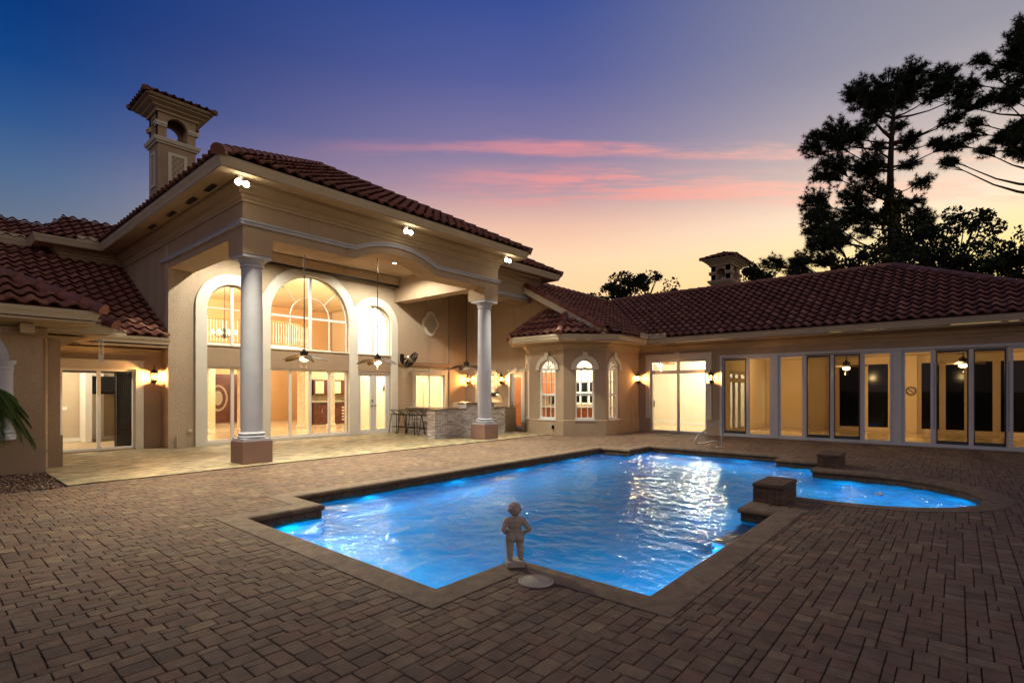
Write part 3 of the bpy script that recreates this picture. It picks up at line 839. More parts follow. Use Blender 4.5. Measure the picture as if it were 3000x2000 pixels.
# --- kitchen wing: wall with door and window, octagonal bay
FK = FX(15.6)
w = W()
w.panel(FK, [(12.62,-.05),(16.05,-.05),(16.05,5.75),(12.7,5.6),(11.0,4.65),(11.0,3.1),(12.62,3.1)], [rect(12.80,13.45,.06,2.24), rect(14.30,15.28,1.12,2.24)], -.2, 0)
part(w, 'kitchen_wall', 'stucco')
casing('door_casing', FK, 12.80,13.45,.013,2.24,.10)
kd = glazing('kitchen_door', FK, 12.80,13.45,.05,2.24, fw=.04, d=(-.1,-.03))
glazing('door_leaf', FK, 12.845,13.405,.09,2.19, fw=.10, d=(-.075,-.025), parent=kd)
for z in (.98,1.1): w = W(); w.tube([FK.p(13.36,z,-.03), FK.p(13.36,z,.03)], .022, 10); w.build('handle', 'dark', kd)
casing('window_casing', FK, 14.30,15.28,1.08,2.24,.10)
glazing('window', FK, 14.30,15.28,1.12,2.24, vbars=[(14.62,1.16,2.2,.02),(14.95,1.16,2.2,.02)], hbars=[1.68,(1.95,14.34,15.24,.02),(1.4,14.34,15.24,.02)], fw=.05)
BV = [(15.6,12.63),(14.9,11.93),(14.9,10.42),(15.90,9.42-.08),(18.4,9.34)]
BV[3] = (15.93,9.34+.05); BV[3] = (15.94,9.34)
def facet(p, q):
    a, c = Vector(p), Vector(q); d = (c-a).normalized(); return Fr((a.x,a.y,0), (d.x,d.y,0), (d.y,-d.x,0)), (c-a).length
def bay_window(F, c, wd=.70, z0=.56, zs=2.32, label=None):
    r = wd/2
    def ex(mb):
        for a in (PI/3, PI/2, 2*PI/3)[1:2]: pass
        for a in (PI/4, PI/2, 3*PI/4):
            ribbon(mb, F, [(c, zs+.03), (c+(r-.03)*math.cos(a), zs+.03+(r-.05)*math.sin(a))], [(-.009,-.085),(-.009,-.035),(.009,-.035),(.009,-.085)])
        mb.obox(F, c-r-.02, c+r+.02, z0-.05, z0, -.06, .05)
    fr = glazing('arched_window', F, c-r, c+r, z0, 0, vbars=[(c-wd*.165,z0+.04,zs-.04,.018),(c+wd*.165,z0+.04,zs-.04,.018)], hbars=[(zs,c-r+.04,c+r-.04,.09),(1.42,c-r+.04,c+r-.04,.07),(1.87,c-r+.04,c+r-.04,.018),(.98,c-r+.04,c+r-.04,.018)], arched=zs, fw=.06, d=(-.1,-.02), extra=ex)
    mb = MB(); o = r+.15
    mb.panel(F, arc(c,zs-.02,o,0,PI)+arc(c,zs-.02,r+.005,PI,0), [], .003, .055)
    mb.hexa([F.p(c-.055,zs+r+.02,.056),F.p(c+.055,zs+r+.02,.056),F.p(c+.055,zs+r+.02,.09),F.p(c-.055,zs+r+.02,.09),F.p(c-.085,zs+o+.09,.056),F.p(c+.085,zs+o+.09,.056),F.p(c+.085,zs+o+.09,.09),F.p(c-.085,zs+o+.09,.09)])
    mb.hexa([F.p(c-.07,zs+o-.03,.0),F.p(c+.07,zs+o-.03,.0),F.p(c+.07,zs+o-.03,.055),F.p(c-.07,zs+o-.03,.055),F.p(c-.085,zs+o+.09,.0),F.p(c+.085,zs+o+.09,.0),F.p(c+.085,zs+o+.09,.055),F.p(c-.085,zs+o+.09,.055)])
    mb.build('window_head', 'trim', fr)
bw = W(); wins = []
for k in range(4):
    F, L = facet(BV[k], BV[k+1]); c = L/2
    if k == 1: c = L-.73
    if k == 1: c = 11.93-11.11
    if k == 3: c = 16.47-15.94
    wd = .70 if k in (1,3) else .68
    bw.panel(F, rect(0,L,-.05,3.2), [arch_outline(c-wd/2,c+wd/2,.56,2.32)], -.18, 0); wins.append((F, c, wd))
part(bw, 'bay_wall', 'stucco')
for F, c, wd in wins: bay_window(F, c, wd)
w = W(); w.sweep(BV, [(.003,-.05),(.025,-.05),(.025,.52),(.003,.54)]); part(w, 'bay_base', 'stucco')

# --- right wing facade
FR = FX(18.4)
w = W(); w.panel(FR, rect(-7,9.34,-.05,3.2), [rect(6.72,8.86,.03,2.68), rect(-5.6,6.28,.0,2.78)], -.2, 0); part(w, 'sunroom_wall', 'stucco')
casing('door_casing', FR, 6.72,8.86,.54,2.68,.17)
sd = glazing('sliding_door', FR, 6.72,8.86,.03,2.68, vbars=[(7.79,.08,2.2,.07),(7.79,2.3,2.63,.09)], hbars=[(2.25,6.77,8.81,.12)], fw=.06, d=(-.14,-.02), mat='alu')
w = W(); w.obox(FR, 8.69,8.72,.95,1.2,-.02,.02); w.build('handle', 'dark', sd)
EV = BV+[]; EV[-1] = (18.4,9.34); EV.append((18.4,-7.0))
w = W(); w.sweep(EV, [(.003,2.98),(.03,2.98),(.04,3.04),(.10,3.08),(.12,3.14),(.20,3.19),(.003,3.19)]); part(w, 'cornice', 'eave')
w = W(); w.sweep(EV, [(.003,3.195),(.62,3.24),(.62,3.28),(.003,3.28)]); part(w, 'soffit', 'eave')
w = W(); w.sweep(EV, GUT(.62,3.46)); part(w, 'gutter', 'gutter')
for q in ((17.635,17.645,7.9,8.57,3.45,3.62),(17.0,17.63,8.57,8.58,3.45,3.62)): w = W(); w.box(*q); part(w, 'splash_guard', 'gutter')
w = W()
w.obox(FR, -5.6,6.28,2.70,2.78,-.16,.01); w.obox(FR, -5.6,6.28,.012,.05,-.16,.01); w.obox(FR, 6.205,6.28,.05,2.70,-.16,.01)
w.obox(FR, 4.42,4.60,.05,2.70,-.16,.015); w.obox(FR, 1.21,1.41,.05,2.70,-.16,.015); w.obox(FR,-2.0,-1.8,.05,2.70,-.16,.015)
part(w, 'door_surround', 'alu')
pan = [(5.38,6.205,1,0),(4.60,5.38,0,1),(3.66,4.42,0,1),(2.93,3.66,1,0),(2.16,2.93,1,0),(1.41,2.16,0,1),(.50,1.21,0,1),(-.27,.50,1,0),(-1.0,-.27,1,0),(-1.8,-1.0,0,1),(-2.8,-2.0,0,1),(-3.6,-2.8,1,0)]
for y0, y1, dk, fwd in pan:
    d = (-.075,-.015) if fwd else (-.14,-.085)
    fr = glazing('sliding_panel', FR, y0+.004, y1-.004, .052, 2.698, fw=.07 if fwd else .045, d=d, mat='alu')
    if dk:
        m2 = MB(); m2.panel(FR, rect(y0+.05,y1-.05,.098,2.652), [rect(y0+.085,y1-.075,.19,2.60)], -.13,-.095); m2.build('screen_frame', 'screen', fr)
        m3 = MB(); m3.face([m3.v(FR.p(a,zz,-.112)) for a,zz in rect(y0+.08,y1-.07,.185,2.605)]); m3.build('screen_mesh', 'mesh', fr, recalc=False)

# --- roofs
PT = .543; SL = math.sqrt(1+PT*PT)
def slope_up(dx, dy, p=PT): return Vector((dx,dy,p)).normalized()
ZE = 6.06
EF = [] 
tile_plane('roof', (3.83,10.57,ZE), (1,0,0), slope_up(0,1), [(0,0),(9.44,0),(4.72,4.72*SL)], H)
tile_plane('roof', (3.83,19.83,ZE), (0,-1,0), slope_up(1,0), [(0,0),(9.26,0),(9.26-4.72,4.72*SL),(-6,4.72*SL)], H)
tile_plane('roof', (13.27,10.57,ZE), (0,1,0), slope_up(-1,0), [(0,0),(8,0),(8,4.72*SL),(4.72,4.72*SL)], H)
caps('ridge_tile', [((3.83,10.57,ZE+.02),(8.55,15.29,ZE+.02+4.72*PT)), ((13.27,10.57,ZE+.02),(8.55,15.29,ZE+.02+4.72*PT)), ((8.55,15.29,ZE+.02+4.72*PT),(8.55,22,ZE+.02+4.72*PT))], H, .13)
tile_plane('roof', (11.0,11.71,ZE), (1,0,0), slope_up(0,1), [(0,0),(5.64,0),(.64,5*SL),(0,5*SL)], H)
tile_plane('roof', (16.64,11.71,ZE), (0,1,0), slope_up(-1,0), [(0,0),(9,0),(9,5*SL),(5,5*SL)], H)
caps('ridge_tile', [((16.64,11.71,ZE+.02),(11.64,16.71,ZE+.02+5*PT))], H, .12)
# upper left
tile_plane('roof', (2.33,19.81,ZE-.04), (1,0,0), slope_up(0,1), [(0,0),(6,0),(6,2.15*SL),(1.0,2.15*SL)], H)
tile_plane('roof', (-9,20.96,ZE-.04), (1,0,0), slope_up(0,1), [(0,0),(11.33,0),(12.1,1.75*SL),(0,1.75*SL)], H)
# low left
tile_plane('roof', (-4,15.83,2.96), (1,0,0), slope_up(0,1), [(0,0),(8.555,0),(8.555,4.7*SL),(7.05,4.7*SL),(7.05,5.86*SL),(0,5.86*SL)][0:4]+[(0,4.7*SL)], H)
tile_plane('roof', (-4,20.53,2.96+4.7*PT), (1,0,0), slope_up(0,1), [(0,0),(7.05,0),(7.05,1.16*SL),(0,1.16*SL)], H)
# near wing
tile_plane('roof', (-6,12.56,3.08), (1,0,0), slope_up(0,1), [(0,0),(8.43,0),(8.43-3.0,3.0*SL),(0,3.0*SL)], H)
tile_plane('roof', (2.43,12.56,3.08), (0,1,0), slope_up(-1,0), [(0,0),(3.2,0),(3.2,3*SL),(3,3*SL)], H)
caps('ridge_tile', [((2.47,12.52,3.10),(-.53,15.52,3.10+3*PT))], H, .125)
tile_plane('roof', (1.2,13.38,2.90), (1,0,0), slope_up(0,1), [(0,0),(1.62,0),(.4,1.22*SL),(0,1.22*SL)], H)
caps('ridge_tile', [((2.84,13.36,2.92),(1.6,14.6,2.92+1.24*PT))], H, .125)
# kitchen wing, sunroom wing
PR = .505; SR = math.sqrt(1+PR*PR)
tile_plane('roof', (15.30,8.60,3.46), (1,0,0), slope_up(0,1), [(.38,0),(2.6,0),(8,4.6*SL),(0,4.6*SL),(0,.45*SL)], H)
tile_plane('roof', (17.66,13.6,3.47), (0,-1,0), slope_up(1,0,PR), [(4.96,0),(16.75,0),(11.85,4.85*SR),(0,4.85*SR),(0,4.0*SR)], H)
caps('ridge_tile', [((22.51,12.6,3.5+4.85*PR),(22.51,1.75,3.5+4.85*PR)), ((17.66,-3.15,3.50),(22.51,1.75,3.5+4.85*PR)), ((15.28,9.05,3.46+.45*PT),(15.26,13.2,3.46+4.6*PT)), ((15.3,13.2,3.49+4.6*PT),(22.4,13.2,3.49+4.6*PT))], H, .12)
w = W()
z = lambda y: 3.40+(y-8.6)*PT
w.hexa([(15.20,9.4,z(9.4)-.26),(15.235,9.4,z(9.4)-.26),(15.235,9.4,z(9.4)),(15.20,9.4,z(9.4)),(15.20,12.7,z(12.7)-.26),(15.235,12.7,z(12.7)-.26),(15.235,12.7,z(12.7)),(15.20,12.7,z(12.7))])
part(w, 'rake_board', 'trim')
w = W(); w.hexa([(15.236,9.0,z(9.0)-.2),(15.62,9.0,z(9.0)-.2),(15.62,9.0,z(9.0)+.03),(15.236,9.0,z(9.0)+.03),(15.236,12.7,z(12.7)-.2),(15.62,12.7,z(12.7)-.2),(15.62,12.7,z(12.7)+.03),(15.236,12.7,z(12.7)+.03)])
part(w, 'soffit', 'eave')
# bay roof: four facets of an octagon
PB = .74; CB = (16.75,11.15)
def bay_facet(p, q, poly_top):
    a, c = Vector((p[0],p[1],3.48)), Vector((q[0],q[1],3.48)); ax = (c-a).normalized(); inn = Vector((-ax.y, ax.x, 0)); 
    up = Vector((inn.x, inn.y, PB)).normalized(); s = math.sqrt(1+PB*PB)
    pts = [(0,0),((c-a).length,0)]
    for x, y in poly_top:
        d = Vector((x,y,0))-Vector((a.x,a.y,0)); pts.append((d.dot(ax), d.dot(inn)*s))
    tile_plane('roof', a, ax, up, pts, H)
V0, V1, V2, V3 = (15.55,13.55), (14.19,12.22), (14.19,10.12), (15.68,8.62)
k1 = (15.58-14.19)*.414
bay_facet(V0, V1, [(15.58,12.22-k1+.02),(15.58,13.5)])
bay_facet(V1, V2, [(15.58,10.12+k1),(15.58,12.22-k1)])
bay_facet(V2, V3, [(15.38,9.62),(15.38,10.12+(15.38-14.19)*.414)])
caps('ridge_tile', [((14.16,10.10,3.50),(15.28,10.57,3.50+1.12*PB)), ((14.16,12.25,3.50),(15.55,11.68,3.50+1.38*PB))], H, .115)

# --- chimneys
def chimney(x0, x1, y0, y1, zb, zband, zspring, zc0, zc1, panel, ov=.42, th=.17):
    mb = MB(); mb.box(x0,x1,y0,y1,zb,zband)
    Fs = [(FY(y0), x0, x1), (Fr((0,y1,0),(1,0,0),(0,1,0)), x0, x1), (FX(x0), y0+.001, y1-.001), (Fr((x1,0,0),(0,1,0),(1,0,0)), y0+.001, y1-.001)]
    for i, (F, a, b) in enumerate(Fs):
        r = (b-a)*(.27 if panel else .23); c = (a+b)/2
        if r > .33: r = .33
        mb.panel(F, rect(a,b,zband+.001,zc0+.01), [arch_outline(c-r,c+r,zband+.03,zspring,16)], -th+(.001 if i < 2 else 0), 0)
    ch = mb.build('chimney', 'stucco', H)
    loop = [(x0,y1),(x0,y0),(x1,y0),(x1,y1)]
    m = MB(); m.sweep(loop, [(.002,zband-.10),(.05,zband-.10),(.06,zband-.05),(.10,zband-.04),(.13,zband+.04),(.13,zband+.07),(.002,zband+.07)], closed=True); m.build('band', 'trim' if panel else 'eave', ch)  # small chimney: backlit shade put into a darker trim colour
    m = MB(); hh = zc1-zc0
    m.sweep(loop, [(-.1,zc0),(.06,zc0),(.08,zc0+.07),(ov*.45,zc0+hh*.33),(ov*.45,zc0+hh*.42),(ov*.78,zc0+hh*.62),(ov*.78,zc0+hh*.72),(ov,zc0+hh*.8),(ov,zc1),(-.1,zc1)], closed=True); m.build('cornice', 'eave', ch)
    for i, (F, a, b) in enumerate(Fs):
        r = min((b-a)*(.27 if panel else .23),.33); c = (a+b)/2
        for p, q in ((a-.08,c-r),(c+r,b+.08)):
            m = MB(); m.obox(F, p,q,zspring-.09,zspring-.03,.003,.045+.002*i); m.obox(F, p,q,zspring-.031,zspring+.05,.003,.075+.002*i); m.build('impost', 'trim' if panel else 'eave', ch)  # same darker colour for the shaded imposts of the small chimney
    m = MB(); m.lathe([(.16,zband+.01),(.16,zband+.26),(.15,zband+.26),(.15,zband+.02)], ((x0+x1)/2,(y0+y1)/2,0), 24); m.build('flue', 'steel', ch)
    cx, cy = (x0+x1)/2, (y0+y1)/2; hx, hy = (x1-x0)/2+ov+.04, (y1-y0)/2+ov+.04; k = min(hx,hy); p = .42; s = math.sqrt(1+p*p); zz = zc1-.01
    tile_plane('chimney_roof', (cx-hx,cy-hy,zz), (1,0,0), Vector((0,1,p)).normalized(), [(0,0),(2*hx,0),(2*hx-k,k*s),(k,k*s)], ch, .24, .32)
    tile_plane('chimney_roof', (cx-hx,cy+hy,zz), (0,-1,0), Vector((1,0,p)).normalized(), [(0,0),(2*hy,0),(2*hy-k,k*s),(k,k*s)], ch, .24, .32)
    tile_plane('chimney_roof', (cx+hx,cy+hy,zz), (-1,0,0), Vector((0,-1,p)).normalized(), [(0,0),(2*hx,0),(2*hx-k,k*s),(k,k*s)], ch, .24, .32)
    tile_plane('chimney_roof', (cx+hx,cy-hy,zz), (0,1,0), Vector((-1,0,p)).normalized(), [(0,0),(2*hy,0),(2*hy-k,k*s),(k,k*s)], ch, .24, .32)
    ap = [(cx-hx+k, cy-hy+k), (cx+hx-k, cy-hy+k), (cx+hx-k, cy+hy-k), (cx-hx+k, cy+hy-k)]
    cr = [(cx-hx,cy-hy),(cx+hx,cy-hy),(cx+hx,cy+hy),(cx-hx,cy+hy)]
    caps('ridge_tile', [((c[0],c[1],zz+.02),(a[0],a[1],zz+.02+k*p)) for c, a in zip(cr, ap)]+[((ap[0][0],ap[0][1],zz+.02+k*p),(ap[2][0]+.01,ap[2][1],zz+.02+k*p))], ch, .09, .32)
    if panel:
        for F, a, b in (Fs[0], Fs[2]):
            m = MB(); g = (b-a)*.26; w2 = .1; z0, z1 = panel
            m.panel(F, rect(a+g,b-g*.9,z0,z1), [rect(a+g+w2,b-g*.9-w2,z0+w2,z1-w2)], .003, .03)
            A, B, Z0, Z1 = a+g+w2, b-g*.9-w2, z0+w2, z1-w2
            for s in (1,-1):
                k = -3
                while k < 8:
                    # lattice lines a = A + k*.15 + s*t clipped to the opening
                    q = []
                    for t in range(0, 101):
                        zz2 = Z0+(Z1-Z0)*t/100; aa = (A if s > 0 else B)+s*(k*.16-(0))+s*(zz2-Z0)*.8-s*.8
                        if A <= aa <= B: q.append((aa, zz2))
                    if len(q) > 3: ribbon(m, F, [q[0], q[-1]], [(-.006,.003),(-.006,.015),(.006,.015),(.006,.003)])
                    k += 1
            m.build('lattice_panel', 'trim', ch)
    return ch
chimney(5.29,6.39,19.6,20.5,5.6,9.68,10.22,10.58,10.95,(8.2,9.36))
chimney(23.5,24.8,7.56,8.40,4.8,6.40,6.80,7.10,7.40,None, ov=.30, th=.2)

# ---------------------------------------------------------------- interiors (parts of the house)
def room(name, mat, boxes):
    m = MB()
    for b in boxes: m.box(*b)
    return part(m, name, mat)
# great room
room('interior_floor', 'ifloor', [(4.81,15.38,16.31,26.5,-.1,.045)])
room('interior_ceiling', 'iceil', [(4.6,15.6,16.31,26.7,5.88,5.92)])
room('interior_wall', 'iwall', [(4.6,16,26.5,26.7,.0,5.87),(4.58,4.80,20.81,26.49,0,5.87)])
room('interior_wall', 'iwhite', [(11.95,15.4,18.55,18.72,.046,5.87),(11.95,12.1,18.73,19.3,.046,5.87)])
room('interior_wall', 'icream', [(7.55,8.22,23,23.3,.046,2.94),(15.42,15.58,16.31,26.4,.046,5.87),(11.9,15.4,22.3,22.5,.046,2.94),(11.72,11.89,22.1,22.6,.046,2.94)])
w = W(); w.box(4.82,11.94,20.5,26.45,2.95,3.28); bal = part(w, 'balcony', 'iwhite')
def rail_path():
    return [(4.85+6.1*t, 20.55-.75*math.sin(PI*min(1,max(0,(t-.45)/.55)))**1 if t > .45 else 20.55) for t in [i/60 for i in range(61)]]
rp = rail_path()
w = W(); w.sweep(rp, [(-.03,4.17),(.03,4.17),(.035,4.2),(.02,4.225),(-.02,4.225),(-.035,4.2)]); w.sweep(rp, [(-.03,3.31),(.03,3.31),(.03,3.35),(-.03,3.35)]); w.build('hand_rail', 'oak', bal)
w = W(); w.sweep(rp, [(-.06,2.9),(.06,2.9),(.06,3.30),(-.06,3.30)])
for x, y in rp[::1]: w.lathe([(.014,3.35),(.012,3.5),(.02,3.6),(.012,3.7),(.012,4.17)], (x,y,0), 6)
w.build('balusters_and_fascia', 'white', bal).name = 'balustrade'
for x in (6.87, 8.12, 10.43, 11.76):
    w = W(); w.lathe([(.2,.047),(.2,.10),(.185,.12),(.2,.15),(.15,.19),(.145,.25),(.14,2.2),(.15,2.22),(.14,2.25),(.18,2.32),(.2,2.36),(.2,2.94)], (x,20.2,0), 24); part(w, 'interior_column', 'marble')
# front door with an oval light
w = W(); w.box(9.15,10.45,26.40,26.49,.046,2.35); fdr = part(w, 'front_door', 'wood')
FO = FY(26.40)
def ell(cx, cz, a, b, n=40): return [(cx+a*math.cos(2*PI*i/n), cz+b*math.sin(2*PI*i/n)) for i in range(n)]
w = W(); w.panel(FO, ell(9.55,1.22,.42,.62), [ell(9.55,1.22,.34,.52)], .002, .02); w.panel(FO, ell(9.55,1.22,.2,.34), [], .002, .015); w.build('oval_light', 'granite', fdr)
# bedroom
room('interior_wall', 'igrey', [(.3,4.57,20.1,20.3,0,2.75),(.1,.29,16.85,20.3,0,2.75),(4.3,4.56,16.85,20.09,0,2.75)])
room('interior_ceiling', 'iceil', [(.1,4.5,16.85,20.3,2.76,2.80)])
room('interior_floor', 'carpet', [(.1,4.5,16.85,20.3,-.1,.04)])
w = W(); w.box(.3,4.29,20.06,20.099,.041,.15); part(w, 'baseboard', 'white')
w = W(); w.box(3.40,3.56,19.3,20.05,.05,2.08); w.box(3.60,3.98,20.02,20.058,.05,2.1); part(w, 'bedroom_door', 'white')
# kitchen
room('interior_wall', 'iwhite', [(18.22,18.38,9.55,16.2,0,3.0),(15.8,18.2,16.06,16.2,0,3.0)])
KP = [(15.81,16.05),(15.81,12.5),(15.12,11.83),(15.12,10.52),(16.05,9.56),(18.21,9.56),(18.21,16.05)]
for nm, mt, z0, z1 in (('interior_ceiling','iceil',2.9,2.94),('interior_floor','ifloor',-.1,.03)):
    o = flat_with_hole(nm, KP, [], z0, z1, mt); o.parent = H; o.matrix_parent_inverse = PW(H).inverted()
FKB = FX(18.22)
w = W(); w.obox(FKB, 11.0,12.7,1.0,1.98,.003,.05); kw = part(w, 'kitchen_window', 'white')
w = W()
for a in (11.1,11.5,11.9,12.3):
    for z0, z1 in ((1.08,1.46),(1.52,1.9)): w.obox(FKB, a,a+.3,z0,z1,.051,.056)
w.build('pane', 'night', kw)
# pantry-side room behind the slider
room('interior_wall', 'iwhite', [(23.0,23.2,6.45,11.2,0,2.95),(18.62,23.2,11.05,11.2,0,2.95),(18.41,18.60,9.36,11.04,0,2.95)])
room('interior_ceiling', 'iceil', [(18.62,23.2,6.45,11.2,2.96,3.0)])
room('interior_floor', 'ifloor', [(18.6,23.2,6.45,11.2,-.1,.03)])
w = W(); w.box(22.96,22.999,6.5,11.0,.031,.15); part(w, 'baseboard', 'white')
FS = FY(6.30)
w = W(); w.panel(FS, rect(18.62,24.2,0,2.9), [rect(19.5,21.6,.06,2.3)], -.12, 0); part(w, 'interior_wall', 'icream')
glazing('interior_window', FS, 19.5,21.6,.06,2.3, vbars=[20.1,20.75], hbars=[1.95], fw=.12, bar=.16, d=(-.08,-.01), mat='igrey')
# sunroom
room('interior_ceiling', 'icream', [(18.62,24.3,-7,6.29,2.84,2.9)])
room('interior_floor', 'ifloor', [(18.42,24.3,-7,6.29,-.1,.03)])
FB = FX(24.1)
openings = [(3.64,5.4),]
w = W()
wins = [(2.75,3.62,.12,2.62),(1.95,2.68,.12,2.62),(.46,1.06,.12,2.62),(-.22,.38,.12,2.62),(-.95,-.30,.12,2.62),(-1.75,-1.05,.12,2.62),(-2.6,-1.85,.12,2.62),(-3.5,-2.7,.12,2.62),(-4.4,-3.6,.12,2.62),(5.72,6.16,.25,2.05)]
w.panel(FB, rect(-7,6.29,0,2.9), [rect(*q) for q in wins], -.15, 0); w.box(23.75,24.09,1.12,1.45,.031,2.83); w.box(23.4,24.09,3.70,3.82,.031,2.83)
part(w, 'interior_wall', 'icream')
for q in wins[:-1]:
    glazing('interior_window', FB, q[0],q[1],q[2],q[3], fw=.05, d=(-.1,-.02), mat='icream', glass='night')  # opaque black panes stand in for the night outside
dr = glazing('interior_door', FB, 5.72,6.16,.25,2.05, fw=.05, d=(-.1,-.02), mat='icream', glass='frosted')
w = W(); w.box(18.62,24.3,-7.2,-7.01,0,2.9); part(w, 'interior_wall', 'icream')

# ---------------------------------------------------------------- things indoors
t = empty('kitchenette', (12.9,22.0,.046), 'dark wood wet bar with wall cupboards seen through the tall patio glazing', 'cabinet')
w = W(); w.box(11.95,14.4,21.75,22.29,.05,.98); w.build('base_cabinet', 'wood', t)
w = W(); w.box(11.93,14.45,21.70,22.29,.985,1.04); w.build('countertop', 'darkgranite', t)
w = W(); w.box(11.95,14.4,21.95,22.29,1.38,2.06); uc = w.build('wall_cupboard', 'wood', t)
w = W(); w.box(12.0,12.4,21.93,21.949,1.44,2.0); w.box(12.95,13.25,21.93,21.949,1.44,2.0); w.build('pane', 'bulb_soft' if False else 'icream', uc)
w = W()
for k in range(5): w.box(13.2,13.85,21.735,21.748,.2+.14*k,.27+.14*k)
w.build('shelf', 'marble', t)
w = W()
for x in (12.2,12.55): w.box(x,x+.015,21.735,21.748,.55,.75)
w.tube([(12.15,21.95,1.04),(12.15,21.95,1.25),(12.15,21.85,1.30),(12.15,21.78,1.24)], .012, 8); w.build('handle', 'steel', t)
t = empty('counter_sign', (13.5,21.80,1.042), 'dark standing letters spelling VINO on the wet bar counter', 'sign')
def letter(strokes, x0):
    w = W()
    for st in strokes: w.tube([(x0+a*.10, 21.80, 1.055+b*.14) for a, b in st], .011, 6)
    w.build('letter', 'dark', t)
letter([[(0,1),(.5,0),(1,1)]], 13.22); letter([[(0,0),(0,1)]], 13.37); letter([[(0,0),(0,1),(1,0),(1,1)]], 13.42); letter([[(.5+.5*math.cos(2*PI*i/14),.5+.5*math.sin(2*PI*i/14)) for i in range(15)]], 13.57)
def chandelier(name, loc, n, r, label, drop, h=.35):
    t = empty(name, loc, label, 'chandelier')
    w = W(); w.tube([(loc[0],loc[1],loc[2]),(loc[0],loc[1],loc[2]+drop)], .012, 6); w.lathe([(.03,-.15),(.06,-.05),(.03,.05),(.05,.15),(.015,.22)], loc, 12); w.build('stem', 'dark', t)
    a_ = W(); b_ = W()
    for i in range(n):
        a = 2*PI*i/n; c, s = math.cos(a), math.sin(a)
        a_.tube([(loc[0]+.03*c,loc[1]+.03*s,loc[2]),(loc[0]+r*.5*c,loc[1]+r*.5*s,loc[2]-.12),(loc[0]+r*c,loc[1]+r*s,loc[2])], .01, 6)
        b_.ball((loc[0]+r*c,loc[1]+r*s,loc[2]+.07), .045, 10, 8, (1,1,1.4))
    a_.build('arm', 'dark', t); b_.build('candle_bulb', 'bulb_warm', t); return t
chandelier('chandelier', (7.3,19.6,3.55), 8, .38, 'lit chandelier hanging inside the hall in front of the balcony rail', 2.3)
chandelier('chandelier', (16.55,11.35,1.95), 5, .26, 'lit pendant chandelier in the bay of the kitchen', 1.0)
t = empty('kitchen_island', (16.9,11.2,.03), 'cherry wood kitchen island with pale granite top behind the bay windows', 'island')
w = W(); w.box(16.6,17.25,10.1,12.6,.035,.90); w.build('cabinet', 'redwood', t)
w = W(); w.box(16.52,17.33,10.02,12.68,.905,.95); w.build('countertop', 'granite', t)
w = W(); w.tube([(16.9,11.9,.95),(16.9,11.9,1.22),(16.82,11.9,1.3),(16.72,11.9,1.22)], .016, 8); w.build('faucet', 'white', t)
t = empty('kitchen_cabinet', (17.9,14.4,.03), 'tall cherry wood kitchen cabinets along the back of the kitchen', 'cabinet')
w = W(); w.box(17.6,18.2,14.1,15.95,.035,2.35); w.build('pantry_cupboard', 'redwood', t)
w = W()
for k in range(4):
    for z0, z1 in ((.12,.85),(.95,2.25)): w.box(17.58,17.598,14.16+k*.45,14.52+k*.45,z0,z1)
w.build('cupboard_door', 'redwood', t)
w = W(); w.box(17.85,18.2,12.75,14.05,1.38,2.35); w.build('wall_cupboard', 'redwood', t)
w = W(); w.box(17.6,18.2,12.75,14.05,.035,.90); w.build('base_cabinet', 'redwood', t)
w = W(); w.box(17.55,18.2,12.7,14.05,.905,.95); w.build('countertop', 'granite', t)
w = W(); w.box(17.9,17.95,12.85,13.25,1.0,1.32); tag(w.build('monitor', 'night'), 'small black screen standing on the kitchen counter', 'monitor')
w = W(); w.box(3.62,4.28,20.0,20.05,1.46,2.0); tag(w.build('television', 'night'), 'black flat television hung on the bedroom wall', 'television')
def curtain():
    w = W(); n = 60
    P = [(3.62+.42*i/n, 17.08+.045*math.sin(i*.9)) for i in range(n+1)]
    for (a, b) in zip(P, P[1:]): w.face([w.v((a[0],a[1],.06)), w.v((b[0],b[1],.06)), w.v((b[0],b[1],2.3)), w.v((a[0],a[1],2.3))], True)
    tag(w.build('curtain', 'curtain'), 'grey pleated curtain drawn aside behind the bedroom slider', 'curtain')
curtain()
w = W(); w.box(2.2,4.2,17.05,17.12,2.02,2.2); tag(w.build('roller_blind', 'curtain'), 'rolled grey blind across the top of the bedroom slider', 'blind')
w = W(); w.box(2.78,3.12,20.085,20.099,.98,1.08); tag(w.build('switch_plate', 'white'), 'wide white switch plate on the bedroom wall', 'switch')
# round ornament on the sunroom pier
t = empty('wall_ornament', (23.7,1.29,1.55), 'round sun-shaped metal ornament on the sunroom pier', 'ornament')
w = W()
for i in range(36):
    a = 2*PI*i/36; b = 2*PI*(i+1)/36
    w.tube([(23.72,1.29+.13*math.cos(a),1.55+.13*math.sin(a)),(23.72,1.29+.13*math.cos(b),1.55+.13*math.sin(b))], .014, 6)
w.build('ring', 'dark', t)
w = W(); w.tube([(23.71,1.20,1.47),(23.71,1.37,1.63)], .012, 6)
for i in range(12):
    a = 2*PI*i/12; w.tube([(23.72,1.29+.145*math.cos(a),1.55+.145*math.sin(a)),(23.72,1.29+.18*math.cos(a),1.55+.18*math.sin(a))], .012, 6)
w.build('ray', 'dark', t)
def int_sconce(loc, label):
    t = empty('wall_sconce', loc, label, 'sconce')
    w = W(); w.box(loc[0]-.04,loc[0]+.04,loc[1]-.01,loc[1]+.02,loc[2]-.12,loc[2]+.1); w.tube([(loc[0],loc[1],loc[2]-.05),(loc[0],loc[1]-.1,loc[2]-.12),(loc[0],loc[1]-.14,loc[2])], .012, 6); w.build('bracket', 'dark', t)
    w = W(); w.ball((loc[0],loc[1]-.14,loc[2]+.06), .05, 10, 8, (1,1,1.5)); w.build('bulb', 'bulb_soft', t)
    point((loc[0],loc[1]-.2,loc[2]+.08), 4, (1,.75,.4), .05)
